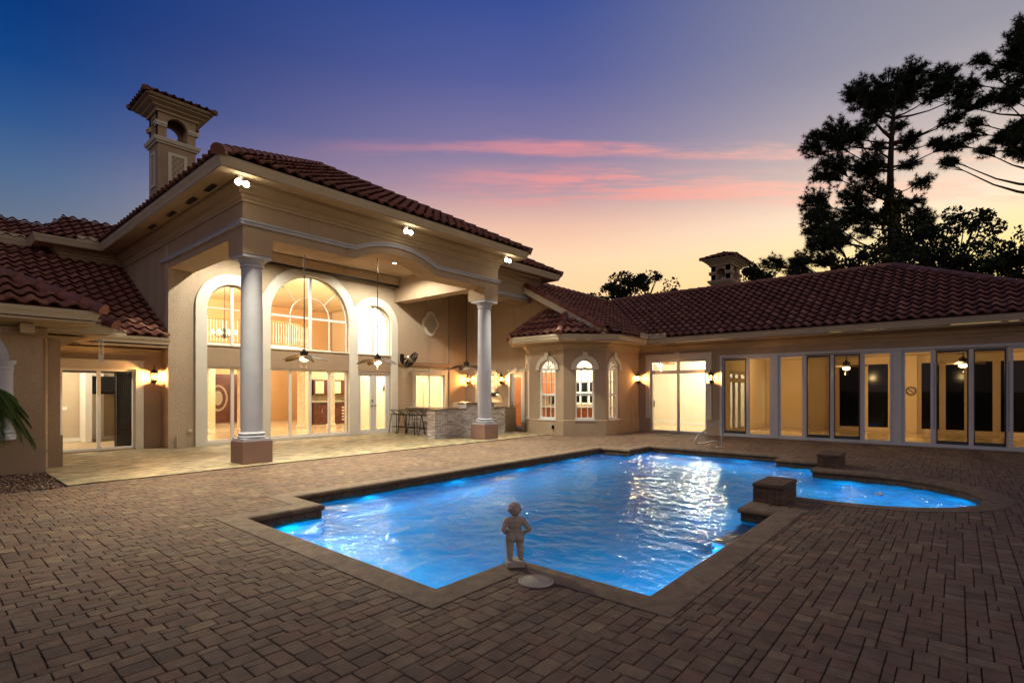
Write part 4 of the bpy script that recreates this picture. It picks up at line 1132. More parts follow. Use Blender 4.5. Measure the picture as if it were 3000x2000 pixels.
int_sconce((13.25,18.53,1.68), 'brass sconce on the white wall seen through the french doors')
int_sconce((10.75,26.48,2.05), 'lit sconce on the hall wall beside the dark front door')

# ---------------------------------------------------------------- lamps and fans
def make_lantern():
    t = empty('wall_lantern', (0,0,0)); t['category'] = 'lantern'; t['group'] = 'wall lanterns on the house'
    # origin at the lamp centre, wall behind at +y .16
    w = W(); w.lathe([(.0,.30),(.012,.28),(.012,.25),(.03,.235),(.012,.22),(.02,.19),(.045,.165),(.085,.13),(.098,.105),(.10,.095),(.085,.095)], (0,0,0), 20); w.build('cap', 'dark', t)
    w = W()
    for i in range(6):
        a = 2*PI*i/6+.3; c, s = math.cos(a), math.sin(a); w.tube([(.082*c,.082*s,.1),(.086*c,.086*s,.02),(.07*c,.07*s,-.10)], .006, 5)
    w.lathe([(.062,-.1),(.075,-.098),(.078,-.11),(.055,-.14),(.03,-.175),(.018,-.19),(.03,-.205),(.012,-.225),(.018,-.245),(.0,-.26)], (0,0,0), 20); w.build('cage', 'dark', t)
    w = W(); w.lathe([(.076,.095),(.08,.02),(.064,-.098)], (0,0,0), 20); w.build('glass', 'lampglass', t, recalc=False)
    w = W(); w.tube([(0,.02,.12),(0,.1,.13),(0,.135,.08),(0,.135,-.1),(0,.1,-.16),(0,.03,-.15)], .010, 8); w.obox(FY(.14), -.045,.045,-.18,.14,-.02,.004); w.build('bracket', 'dark', t)
    w = W(); w.ball((0,0,.0), .03, 12, 10, (1,1,1.6)); w.build('bulb', 'bulb_warm', t)
    return t
L0 = make_lantern()
LN = [((4.36,16.44,1.94), 0, 'lit lantern beside the bedroom slider near the corner of the great room'),
      ((15.42,15.68,2.02), -PI/2, 'lit lantern in the bar corner, between the pier and the kitchen window'),
      ((15.42,13.80,2.02), -PI/2, 'lit lantern between the kitchen window and the kitchen door'),
      ((18.22,9.27,2.03), -PI/2, 'lit lantern in the corner between the bay and the wide white slider'),
      ((18.22,6.52,2.01), -PI/2, 'lit lantern between the wide white slider and the sunroom panels')]
ORANGE = (1,.52,.20)
for i, (loc, rz, lab) in enumerate(LN):
    if i == 0: L0.location = loc; L0.rotation_euler = (0,0,rz); L0['label'] = lab
    else: copy_thing(L0, loc, rz, lab)
    point((loc[0], loc[1], loc[2]+.0), 240 if i == 0 else (200 if i < 3 else 180), ORANGE, .055, 'lantern_light')

def make_flood():
    t = empty('floodlight', (0,0,0)); t['category'] = 'floodlight'; t['group'] = 'floodlights under the portico eave'
    w = W(); w.lathe([(.06,.0),(.06,-.03),(.03,-.035)], (0,0,.12), 16); w.tube([(0,0,.1),(0,0,.06)], .018, 8); w.build('mount', 'white', t)
    for s in (-1, 1):
        w = W(); w.tube([(0,0,.06),(s*.06,-.02,.03),(s*.07,-.07,-.01),(s*.075,-.11,-.03)], [.02,.03,.05,.065], 14); h = w.build('lamp_head', 'white', t)
        w = W(); w.ball((s*.077,-.115,-.033), .062, 14, 10, (1,.6,1)); w.build('lens', 'bulb_white', h)
    return t
F0 = make_flood()
for i, (loc, lab, e, c) in enumerate([((4.36,10.93,5.72), 'bright floodlight under the portico eave above the nearest column', 820, (1,.89,.62)),
                          ((8.50,10.95,5.71), 'bright floodlight under the portico eave above the raised arch', 640, (1,.95,.72)),
                          ((12.44,10.95,5.72), 'bright floodlight under the portico eave above the column by the bar', 520, (1,.95,.72))]):
    if i == 0: F0.location = loc; F0['label'] = lab
    else: copy_thing(F0, loc, 0, lab)
    spot((loc[0], loc[1]-.22, loc[2]-.09), (loc[0]+(.3 if i == 0 else 0), loc[1]-2.3, 0), e*3.0, c, 98, .9, .07, 'flood_beam')
    point((loc[0], loc[1]-.2, loc[2]-.04), 3, c, .06, 'flood_spill')

def make_fan(name, rod, nb, R0, leaf, light, mat='blade', droop=.10):
    """ceiling fan, origin at the ceiling"""
    t = empty(name, (0,0,0)); t['category'] = 'ceiling fan'
    w = W(); w.lathe([(.07,0),(.065,-.04),(.02,-.06)], (0,0,0), 16); w.tube([(0,0,-.04),(0,0,-rod)], .014, 8); w.build('down_rod', 'dark', t)
    z = -rod
    w = W(); w.lathe([(.02,z+.05),(.045,z+.04),(.05,z),(.105,z-.01),(.11,z-.03),(.105,z-.045),(.11,z-.06),(.105,z-.13),(.08,z-.15),(.06,z-.17)], (0,0,0), 24); w.build('motor', 'dark', t)
    zb = z-.15
    for k in range(nb):
        a = 2*PI*k/nb+.35; w = W(); n = 14
        up, dn = [], []
        for i in range(n+1):
            s = i/n; r = .10+(R0-.10)*s
            wd = (.018 if s < .12 else (.105*math.sin(PI*min(1,.12+.86*(s-.12)/.88))**.7 if leaf else .062+.02*s))
            if i == n: wd = .01 if leaf else .07
            zz = zb-droop*s*s*R0*2
            for sgn, lst in ((1,up),(-1,dn)):
                x = r*math.cos(a)-sgn*wd*math.sin(a); y = r*math.sin(a)+sgn*wd*math.cos(a)
                lst.append((w.v((x,y,zz+sgn*wd*.42+.004)), w.v((x,y,zz+sgn*wd*.42-.004))))
        for i in range(n):
            w.face([up[i][0],up[i+1][0],dn[i+1][0],dn[i][0]]); w.face([up[i][1],dn[i][1],dn[i+1][1],up[i+1][1]])
            w.face([up[i][0],up[i][1],up[i+1][1],up[i+1][0]]); w.face([dn[i][0],dn[i+1][0],dn[i+1][1],dn[i][1]])
        w.face([up[-1][0],up[-1][1],dn[-1][1],dn[-1][0]])
        w.build('blade', mat, t)
    if light == 'bowl':
        w = W(); w.lathe([(.0,zb-.14),(.05,zb-.135),(.09,zb-.115),(.108,zb-.08),(.105,zb-.045),(.06,zb-.03)], (0,0,0), 24); w.build('lamp_bowl', 'bulb_warm', t)
        w = W()
        for s in (-1,1): w.tube([(s*.09,.0,zb-.03),(s*.095,0,zb-.28)], .003, 5); w.ball((s*.095,0,zb-.29), .010, 8, 6)
        w.build('pull_chain', 'steel', t)
    elif light == 'off':
        w = W()
        for k in range(3):
            a = 2*PI*k/3; w.lathe([(.03,zb-.05),(.07,zb-.13),(.068,zb-.13)], (.07*math.cos(a),.07*math.sin(a),0), 14)
        w.build('lamp_shade', 'surround', t)
    return t
f = make_fan('ceiling_fan', 3.10, 5, .64, True, 'bowl'); f.location = (7.16,13.7,5.755); f.rotation_euler = (0,0,.35); tag(f, 'ceiling fan with lit bowl and dark leaf blades, just right of the nearest column', None, 'porch ceiling fans')
point((7.16,13.7,2.33), 10, (1,.7,.35), .05)
f = copy_thing(f, (9.55,13.7,5.755), 1.1, 'ceiling fan with lit bowl hanging in front of the french doors')
point((9.55,13.7,2.33), 14, (1,.7,.35), .05)
f = make_fan('ceiling_fan', 3.14, 5, .62, True, 'off'); f.location = (13.4,13.7,5.755); f.rotation_euler = (0,0,.9); tag(f, 'unlit ceiling fan with small glass shades over the stone bar', None, 'porch ceiling fans')
f = make_fan('ceiling_fan', .30, 5, .60, False, 'bowl', 'blade', 0); f.location = (20.6,-.12,2.835); tag(f, 'lit ceiling fan in the sunroom between the last two wide posts', None, 'sunroom ceiling fans')
point((20.6,-.12,2.12), 75, (1,.66,.28), .08)
f = copy_thing(f, (20.6,2.85,2.835), .5, 'lit ceiling fan in the sunroom seen through the dark screen panel', 'sunroom ceiling fans')
point((20.6,2.85,2.12), 70, (1,.66,.28), .08)
f = make_fan('ceiling_fan', .12, 5, .62, False, 'bowl', 'oak', 0); f.location = (20.4,9.4,2.955); tag(f, 'lit pale wood ceiling fan behind the transom of the wide white slider')
point((20.4,9.4,2.42), 70, (1,.86,.62), .08)
def downlight(x, y, z, e, col, name='recessed_light', lab=None, sz=.085):
    w = W(); w.lathe([(0,-.004),(sz*.8,-.004)], (x,y,z), 20); 
    d = w.build(name, 'bulb_white', recalc=False); tag(d, lab, 'recessed light')
    return d
downlight(10.5,14.1,5.759,0,0,lab='small lit recessed light in the porch ceiling above the bar stools')
spot((10.5,14.1,5.72), (10.5,14.2,0), 500, (1,.93,.76), 165, .4, .05, 'porch_beam')
spot((6.1,14.1,5.72), (6.1,14.2,0), 500, (1,.93,.76), 165, .4, .05, 'porch_beam')
downlight(6.1,14.1,5.759,0,0,lab='lit recessed light in the porch ceiling behind the nearest column')
for k, (x, y, lab) in enumerate([(9.2,19.2,'lit recessed light in the hall ceiling inside the big arched window'),(11.0,18.0,'lit recessed light in the hall ceiling near the right end of the big arch')]):
    downlight(x,y,5.879,0,0,lab=lab,sz=.11)
# room lamps
WARM = (1,.82,.60)
for x, y, z, e in ((7.2,18.6,5.6,520),(10.3,17.9,5.6,600),(13.3,17.4,5.4,620),(13.4,17.5,2.6,170),(9.3,22.5,2.75,230),(6.6,22.6,2.75,230),(13.0,20.3,2.7,260),(7.5,23.2,5.6,520),(10.5,25.0,2.7,130)):
    point((x,y,z), e, WARM, .10, 'room_lamp')
point((1.9,18.6,2.6), 260, (1,.86,.64), .1, 'room_lamp')
point((16.9,11.9,2.75), 330, (1,.84,.58), .1, 'room_lamp'); point((16.7,14.6,2.75), 220, (1,.84,.58), .1, 'room_lamp'); point((16.55,11.35,1.8), 8, (1,.8,.5), .06, 'room_lamp')
point((21.3,8.0,2.7), 250, (1,.92,.74), .1, 'room_lamp')
point((21.2,-3.4,2.6), 40, (1,.66,.28), .1, 'room_lamp'); point((21.4,4.9,2.6), 30, (1,.66,.28), .1, 'room_lamp')
# pool lamps in the near walls, added out of sight to even the glow
PB_ = (.0,.58,1.0)
for px, py, dx, dy, e in ((4.5,1.80,0,1,1),(5.8,1.80,0,1,1),(7.0,1.80,0,1,.8),(3.70,2.45,1,0,.7),(3.15,3.14,0,1,.6),(2.74,4.0,1,0,1),(2.74,5.4,1,0,1),(12.4,2.24,0,1,.6),(9.0,.15,.7,.7,.8),(8.55,1.6,1,.3,.8),(3.3,3.14,.4,1,.8),(8.0,2.24,0,1,.8)):
    spot((px,py,-.55), (px+dx*5,py+dy*5,-.10), 36*e, PB_, 172, .35, .05, 'pool_fill_light')
for px, py, dx, dy in ((5.0,7.41,0,-1),(7.0,7.41,0,-1),(9.0,7.41,0,-1),(11.2,7.41,0,-1),(13.66,4.1,-1,0),(13.66,5.7,-1,0),(3.2,6.56,.2,-1),(10.9,-.1,-.3,1),(11.7,1.6,-1,0)):  # far-wall spots added to fill the pool, aimed down to stay unseen
    spot((px,py,-.30), (px+dx,py+dy,-1.3), 52, PB_, 150, .4, .05, 'pool_fill_light')

# ---------------------------------------------------------------- bar, stools, grills
t = empty('outdoor_bar', (12.6,13.2,.012), 'split stone outdoor bar with granite tops in the corner of the porch', 'bar')
w = W(); w.box(11.02,14.42,12.70,13.08,.013,.93); w.box(12.42,13.80,12.702,13.078,.931,1.09); w.build('stone_wall', 'ledger', t, uvbox=True)
w = W(); w.box(12.16,12.42,13.081,15.70,.013,.90); w.build('stool_wall', 'ledger', t, uvbox=True)
w = W(); w.box(10.98,12.41,12.66,13.12,.932,.962); w.box(12.41,13.82,12.67,13.11,1.092,1.122); w.box(13.83,14.46,12.66,13.12,.932,.962); w.build('countertop', 'darkgranite', t)
w = W(); w.box(11.86,12.5,13.13,15.72,.94,.975); w.box(12.18,12.41,13.10,15.70,.902,.938); w.build('stool_counter', 'granite', t)
w = W(); w.box(12.43,15.5,13.085,13.7,.012,.90); w.box(12.43,15.55,13.085,13.72,.902,.93); w.build('back_counter', 'granite', t)
def make_stool():
    t = empty('bar_stool', (0,0,0)); t['category'] = 'bar stool'; t['group'] = 'black metal stools at the bar'
    w = W(); w.box(-.19,.19,-.19,.19,.675,.70); w.build('seat', 'blackmetal', t)
    for sx in (-1,1):
        for sy in (-1,1):
            w = W(); w.tube([(sx*.15,sy*.15,.675),(sx*.225,sy*.225,.0)], .013, 8); w.build('leg', 'blackmetal', t)
    w = W(); q = .19; z = .24; k = [(-q,-q,z),(q,-q,z),(q,q,z),(-q,q,z),(-q,-q,z)]
    for a, b in zip(k, k[1:]): w.tube([a,b], .009, 6)
    w.build('foot_rail', 'blackmetal', t)
    w = W(); w.tube([(.05,-.18,.70),(-.1,-.185,.80),(-.19,-.17,.855),(-.215,0,.86),(-.19,.17,.855),(-.1,.185,.80),(.05,.18,.70)], .011, 8)
    for y in (-.09,0,.09): w.tube([(-.17,y,.70),(-.208,y,.857)], .006, 6)
    w.build('backrest', 'blackmetal', t)
    return t
S0 = make_stool()
for i, (y, lab) in enumerate([(15.55,'black metal bar stool closest to the french doors'),(15.05,'second black bar stool, next to the one by the french doors'),(14.50,'third black bar stool, next to the one by the stone end wall'),(13.85,'black metal bar stool closest to the stone end of the bar')]):
    loc = (11.70,y,.013)
    if i == 0: S0.location = loc; S0['label'] = lab
    else: copy_thing(S0, loc, (.06,-.05,.03)[i-1], lab)
def grill(loc, w0, d0, zb, hh, label, top):
    x, y = loc; t = empty('barbecue_grill', (x,y,zb), label, 'grill')
    w = W(); w.box(x-w0/2,x+w0/2,y-d0/2,y+d0/2,zb,zb+.06); w.build('firebox', 'steel', t)
    w = W(); n = 14; A = [(y-d0/2+.0, zb+.061)]+[(y-d0*.5*math.cos(PI*i/n), zb+.062+hh*math.sin(PI*i/n)**.8) for i in range(1,n)]+[(y+d0/2, zb+.061)]
    F = Fr((0,0,0),(0,1,0),(-1,0,0)); w.panel(F, A, [], -(x+w0/2), -(x-w0/2)); w.build('hood', 'steel', t)
    w = W(); w.tube([(x-w0*.4,y-d0*.5-.05,zb+.15),(x+w0*.4,y-d0*.5-.05,zb+.15)], .014, 8); w.build('handle', 'steel', t)
    if top: w = W(); w.box(x-w0*.3,x+w0*.3,y-.16,y+.05,zb+hh+.066,zb+hh+.12); w.build('vent_cap', 'dark', t)
grill((12.95,13.42), .62, .50, .932, .17, 'low stainless grill hood behind the stone bar by the stool counter', False)
grill((14.50,13.42), .60, .54, .932, .44, 'tall stainless grill with dark cap beside the column at the bar', True)

# round wall fan on the porch wall
t = empty('wall_fan', (12.25,15.97,2.84), 'round black caged fan bracketed on the porch wall above the stools', 'fan')
w = W(); w.box(12.19,12.31,15.955,16.046,2.58,2.95); w.tube([(12.25,15.95,2.76),(12.27,15.8,2.76)], .03, 10); w.build('bracket', 'blackmetal', t)
fc = Vector((12.38,15.55,2.68)); fn = Vector((.50,-.62,-.60)).normalized(); fu = fn.cross(Vector((0,0,1))).normalized(); fv = fu.cross(fn)
w = W()
for rr, off in ((.33,0),(.25,.05),(.17,.07),(.09,.08),(.33,-.10),(.22,-.13)):
    pts = [fc+fn*off+(fu*math.cos(2*PI*i/40)+fv*math.sin(2*PI*i/40))*rr for i in range(41)]
    w.tube(pts, .009 if rr > .3 else .004, 5, cap=False)
for i in range(56):
    a = 2*PI*i/56; d = fu*math.cos(a)+fv*math.sin(a)
    w.tube([fc+fn*.08+d*.06, fc+fn*.06+d*.2, fc+d*.33, fc-fn*.1+d*.33, fc-fn*.13+d*.2, fc-fn*.14+d*.08], .003, 4)
w.build('cage', 'blackmetal', t)
w = W()
for i in range(3):
    a = 2*PI*i/3; d = fu*math.cos(a)+fv*math.sin(a); e = fu*math.cos(a+.45)+fv*math.sin(a+.45)
    w.face([w.v(fc+d*.05+fn*.03), w.v(fc+d*.28+fn*.03), w.v(fc+e*.27-fn*.05), w.v(fc+e*.05-fn*.02)])
w.build('blade', 'blackmetal', t)
w = W(); w.tube([fc+fn*.03, fc-fn*.12, fc-fn*.25], [.06,.085,.07], 16); w.build('motor', 'steel', t)
# wind chime
cx, cy = 2.63, 13.47
t = empty('wind_chime', (cx,cy,2.15), 'pale tubular wind chime hanging from the small eave before the bedroom slider', 'wind chime')
w = W(); w.tube([(cx,cy,2.86),(cx,cy,2.62)], .003, 5); w.lathe([(.05,2.60),(.05,2.62),(.01,2.63)], (cx,cy,0), 14); w.build('hanger', 'trim', t)
for i in range(4):
    a = 2*PI*i/4+.5; w = W(); x, y = cx+.04*math.cos(a), cy+.04*math.sin(a); L = (.27,.33,.38,.30)[i]; w.tube([(x,y,2.60),(x,y,2.585)], .002, 4); w.tube([(x,y,2.58),(x,y,2.58-L)], .009, 8); w.build('chime_tube', 'trim', t)
w = W(); w.tube([(cx,cy,2.61),(cx,cy,2.30)], .003, 4); w.lathe([(.025,2.38),(.025,2.40)], (cx,cy,0), 12); w.hexa([(cx-.035,cy-.004,2.15),(cx+.035,cy-.004,2.15),(cx+.035,cy+.004,2.15),(cx-.035,cy+.004,2.15),(cx-.055,cy-.004,2.30),(cx+.055,cy-.004,2.30),(cx+.055,cy+.004,2.30),(cx-.055,cy+.004,2.30)]); w.build('clapper', 'trim', t)
# small wall fittings
w = W(); w.obox(FY(16.05), 5.02,5.14,.42,.50,.003,.035); w.obox(FY(16.05), 5.04,5.12,.445,.475,.036,.045); tag(w.build('outlet_box', 'trim'), 'small pale outlet box on the wall beside the pale window surround', 'outlet')
w = W(); w.tube([(4.76,16.0,.012),(4.76,16.0,.30)], .022, 10); w.lathe([(.03,.30),(.03,.34),(.015,.36)], (4.76,16.0,0), 12); tag(w.build('pipe_stub', 'stucco_light'), 'short capped pipe rising from the patio at the porch wall corner', 'pipe')
w = W(); w.box(14.84,14.898,10.80,10.88,.22,.34); w.box(14.82,14.839,10.81,10.87,.23,.29); tag(w.build('outlet_cover', 'night'), 'black outlet cover low on the bay wall', 'outlet')

# ---------------------------------------------------------------- poolside things
def pedestal(x0, x1, y0, y1, lab):
    t = empty('brick_pedestal', ((x0+x1)/2,(y0+y1)/2,.008), lab, 'pedestal', 'brick pedestals by the pool')
    for r in range(3):
        b = bmesh.new(); lay = b.faces.layers.float.new('tile'); rnd = random.Random(r+int(x0))
        z0 = .01+.067*r; z1 = z0+.063; off = (.0,.5,.0)[r]
        def brick(xa, xb, ya, yb, c):
            v = [b.verts.new(q) for q in ((xa,ya,z0),(xb,ya,z0),(xb,yb,z0),(xa,yb,z0),(xa,ya,z1),(xb,ya,z1),(xb,yb,z1),(xa,yb,z1))]
            for i in ((3,2,1,0),(4,5,6,7),(0,1,5,4),(1,2,6,5),(2,3,7,6),(3,0,4,7)):
                f = b.faces.new([v[k] for k in i]); f[lay] = c
        n = 4; L = (x1-x0)/n
        for k in range(n):
            a = x0+L*k+.003; e = x0+L*(k+1)-.003
            brick(a, e, y0+rnd.uniform(-.002,.002), y0+.1, rnd.random()); brick(a, e, y1-.1, y1, rnd.random())
        m2 = 2; L2 = (y1-y0-.206)/m2
        for k in range(m2):
            for xa, xb in ((x0+rnd.uniform(-.002,.002),x0+.1),(x1-.1,x1)): brick(xa, xb, y0+.103+L2*k+.002, y0+.103+L2*(k+1)-.002, rnd.random())
        me = bpy.data.meshes.new('brick_course'); b.to_mesh(me); b.free(); me.materials.append(M['darkbrick'])
        o = bpy.data.objects.new('brick_course', me); COL.objects.link(o); o.parent = t; o.matrix_parent_inverse = PW(t).inverted()
    w = W(); w.box(x0+.008,x1-.008,y0+.008,y1-.008,.009,.212); w.build('mortar_core', 'joint', t)
    w = W(); w.box(x0-.015,x1+.015,y0-.015,y1+.015,.2125,.272)
    bmesh.ops.bevel(w.b, geom=w.b.edges[:], offset=.018, segments=3, affect='EDGES')
    ly = w.b.faces.layers.float.new('tile')
    for f in w.b.faces: f[ly] = .4
    w.build('cap', 'darkbrick', t)
pedestal(7.69,8.47,1.79,2.17, 'brick pedestal in front, on the corner nearest the statue side of the wading end')
pedestal(12.05,12.83,1.79,2.17, 'brick pedestal at the far side of the wading end, below the sunroom')
t = empty('pool_handrail', (14.57,5.0,.0), 'stainless pool handrail on the deck in front of the sunroom corner', 'handrail')
w = W()
def smoothpath(P, n=6):
    out = []
    for i in range(len(P)-1):
        p0, p1, p2, p3 = [Vector(P[max(0,min(len(P)-1,i+k))]) for k in (-1,0,1,2)]
        for q in range(n):
            s = q/n; out.append(.5*((2*p1)+(p2-p0)*s+(2*p0-5*p1+4*p2-p3)*s*s+(3*p1-p0-3*p2+p3)*s**3))
    out.append(Vector(P[-1])); return out
HX = 14.57
w.tube(smoothpath([(HX+.06,4.94,.0),(HX+.06,4.94,.35),(HX+.05,4.945,.62),(HX+.0,4.99,.70),(HX-.06,5.06,.68),(HX-.40,5.30,.42),(HX-.52,5.40,.30),(HX-.55,5.43,.18),(HX-.50,5.40,.11),(HX-.32,5.24,.13),(HX-.12,5.08,.17),(HX-.03,5.02,.12),(HX-.02,5.01,.0)], 6), .021, 12)
w.build('rail', 'steel', t)
for x, y in ((HX+.06,4.94),(HX-.02,5.01)): w = W(); w.lathe([(.05,.008),(.045,.02),(.025,.028)], (x,y,0), 14); w.build('flange', 'steel', t)
t = empty('skimmer_lid', (3.33,2.60,.009), 'round pale skimmer lid set in the pavers behind the statue', 'lid')
w = W(); w.lathe([(.0,.009),(.118,.009),(.122,.006),(.122,.0)], (3.33,2.60,.006), 40); w.build('cover', 'concrete', t)
w = W(); w.lathe([(.126,.0),(.126,.010),(.142,.009),(.146,.0)], (3.33,2.60,.006), 40); w.build('collar', 'concrete', t)

# stone statue of a small child, seen from behind, one remeshed body
def statue():
    t = empty('statue', (3.50,2.97,.012), 'small weathered stone statue of a standing child on a square base at the pool corner', 'statue')
    fw = Vector((.65,.76,0)).normalized(); rt = Vector((fw.y,-fw.x,0)); O = Vector((3.50,2.97,.06)); KS = .92
    P = lambda r, f, z: O+rt*r*KS+fw*f*KS+Vector((0,0,z*KS))
    w = W()
    def limb(pts, rad):
        w.tube([P(*p) for p in pts], [r*KS for r in rad], 14)
        for p, r in zip(pts, rad): w.ball(P(*p), r*.985*KS, 14, 10)
    Mx = Matrix((( rt.x, fw.x, 0),(rt.y, fw.y, 0),(0,0,1)))
    E_ = lambda c, s: w.ball(P(*c), KS, 22, 16, s, Mx)
    # legs, weight on the one, feet
    limb([(-.045,.0,.22),(-.048,.004,.125),(-.047,-.006,.085),(-.047,.0,.02)], [.047,.036,.036,.025])
    limb([(.045,.0,.22),(.052,.008,.125),(.055,-.002,.085),(.058,.0,.02)], [.047,.036,.036,.025])
    for x in (-.05,.062): E_((x,.024,.012), (.024,.048,.018))
    # hips, buttocks, belly, chest
    E_((0,.004,.235), (.078,.058,.055)); E_((-.036,-.026,.222), (.042,.038,.042)); E_((.036,-.026,.222), (.042,.038,.042))
    E_((0,.018,.285), (.068,.060,.065)); E_((0,.004,.345), (.074,.052,.062)); E_((0,-.004,.375), (.082,.044,.040))
    # shoulders, neck
    limb([(-.072,-.004,.382),(0,-.004,.398),(.072,-.004,.382)], [.030,.036,.030])
    limb([(0,-.002,.40),(0,.002,.435)], [.030,.027])
    # head with curls, ears, face
    E_((0,.004,.492), (.058,.064,.066)); E_((0,-.018,.482), (.055,.045,.054)); E_((0,.028,.470), (.044,.040,.042))
    E_((0,.066,.476), (.010,.014,.010)); E_((-.058,.006,.476), (.009,.014,.017)); E_((.058,.006,.476), (.009,.014,.017))
    E_((0,.052,.448), (.020,.014,.010))
    rnd = random.Random(2)
    for i in range(46):
        a = rnd.uniform(0, 2*PI); ph = rnd.uniform(-.15, 1.3)
        x, f_, z = .052*math.cos(a)*math.cos(ph), .054*math.sin(a)*math.cos(ph)-.006, .492+.058*math.sin(ph)
        if f_ > .035 and z < .525: continue
        E_((x,f_,z), (.0125,.0125,.0115))
    # right arm bent with the hand on the hip, left arm brought forward
    limb([(.080,-.004,.372),(.125,-.022,.318),(.135,-.02,.30),(.095,.008,.262),(.075,.016,.252)], [.030,.025,.025,.020,.017])
    limb([(-.080,-.004,.372),(-.108,-.012,.315),(-.108,-.006,.298),(-.082,.045,.262),(-.05,.065,.250)], [.030,.026,.025,.021,.017])
    for k in range(4): limb([(-.05+.0,.068,.256-.008*k),(-.028,.078,.252-.008*k)], [.006,.005])
    for k in range(4): limb([(.078,.014+.007*k,.252),(.066,.020+.008*k,.238)], [.006,.005])
    body = w.build('body', 'statue', t)
    m = body.modifiers.new('remesh', 'REMESH'); m.mode = 'VOXEL'; m.voxel_size = .0042; m.use_smooth_shade = True
    s = body.modifiers.new('smooth', 'SMOOTH'); s.factor = .5; s.iterations = 3
    w = W(); c = O
    q = [(-.085,-.085),(.085,-.085),(.085,.085),(-.085,.085)]
    w.hexa([P(a,b,-.05) for a, b in q]+[P(a*.97,b*.97,.004) for a, b in q])
    bmesh.ops.bevel(w.b, geom=w.b.edges[:], offset=.006, segments=2, affect='EDGES'); w.build('base', 'statue', t)
statue()

# ---------------------------------------------------------------- plants
def leaf_cloud(mb, c, rad, n, size, rnd, flat=1.0, up=.3):
    for _ in range(n):
        while True:
            p = Vector((rnd.uniform(-1,1), rnd.uniform(-1,1), rnd.uniform(-1,1)))
            if p.length <= 1: break
        k = p.length**.5; p = p.normalized()*k if p.length > 0 else p
        q = Vector(c)+Vector((p.x*rad, p.y*rad, p.z*rad*flat)); s = size*rnd.uniform(.6,1.4)
        d = Vector((rnd.gauss(0,1), rnd.gauss(0,1), rnd.gauss(0,1)+up)).normalized(); e = d.cross(Vector((rnd.gauss(0,1), rnd.gauss(0,1), rnd.gauss(0,1)))).normalized()
        mb.face([mb.v(q-d*s*.5), mb.v(q+e*s*.28), mb.v(q+d*s*.5), mb.v(q-e*s*.28)])
def broadleaf(x, y, h, rad, n, label, seed, size=.22, zc=None, group=None):
    rnd = random.Random(seed); t = empty('tree', (x,y,-.12), label, 'tree', group)
    w = W(); zt = h*.55
    w.tube([(x,y,-.12),(x+.1,y,zt*.5),(x+.05,y+.1,zt)], [h*.022,h*.018,h*.012], 10)
    tips = []
    for k in range(17):
        a = 2.399*k+rnd.uniform(-.3,.3); zz = rnd.uniform(.38,1.0)*h; rr = rad*rnd.uniform(.35,.95)*(1-.55*max(0,(zz/h-.6)/.4))
        tip = Vector((x+rr*math.cos(a), y+rr*math.sin(a), zz*.93)); s = Vector((x+.03,y+.05,zt*rnd.uniform(.6,.98)))
        mid = s.lerp(tip,.5)+Vector((0,0,.06*h)); w.tube([s, mid, tip], [h*.009,h*.006,h*.003], 6); tips.append(tip)
        for q in range(5):
            t2 = tip+Vector((rnd.uniform(-1,1)*rad*.38, rnd.uniform(-1,1)*rad*.38, rnd.uniform(-.25,.4)*rad*.5)); w.tube([mid, t2], [h*.004,h*.002], 5); tips.append(t2)
    w.build('trunk', 'bark', t)
    f = W(); per = n//len(tips)
    for tip in tips: leaf_cloud(f, tip, rad*rnd.uniform(.09,.24), int(per*rnd.uniform(.6,1.5)), size, rnd, .8)
    f.build('crown', 'leaf', t, recalc=False)
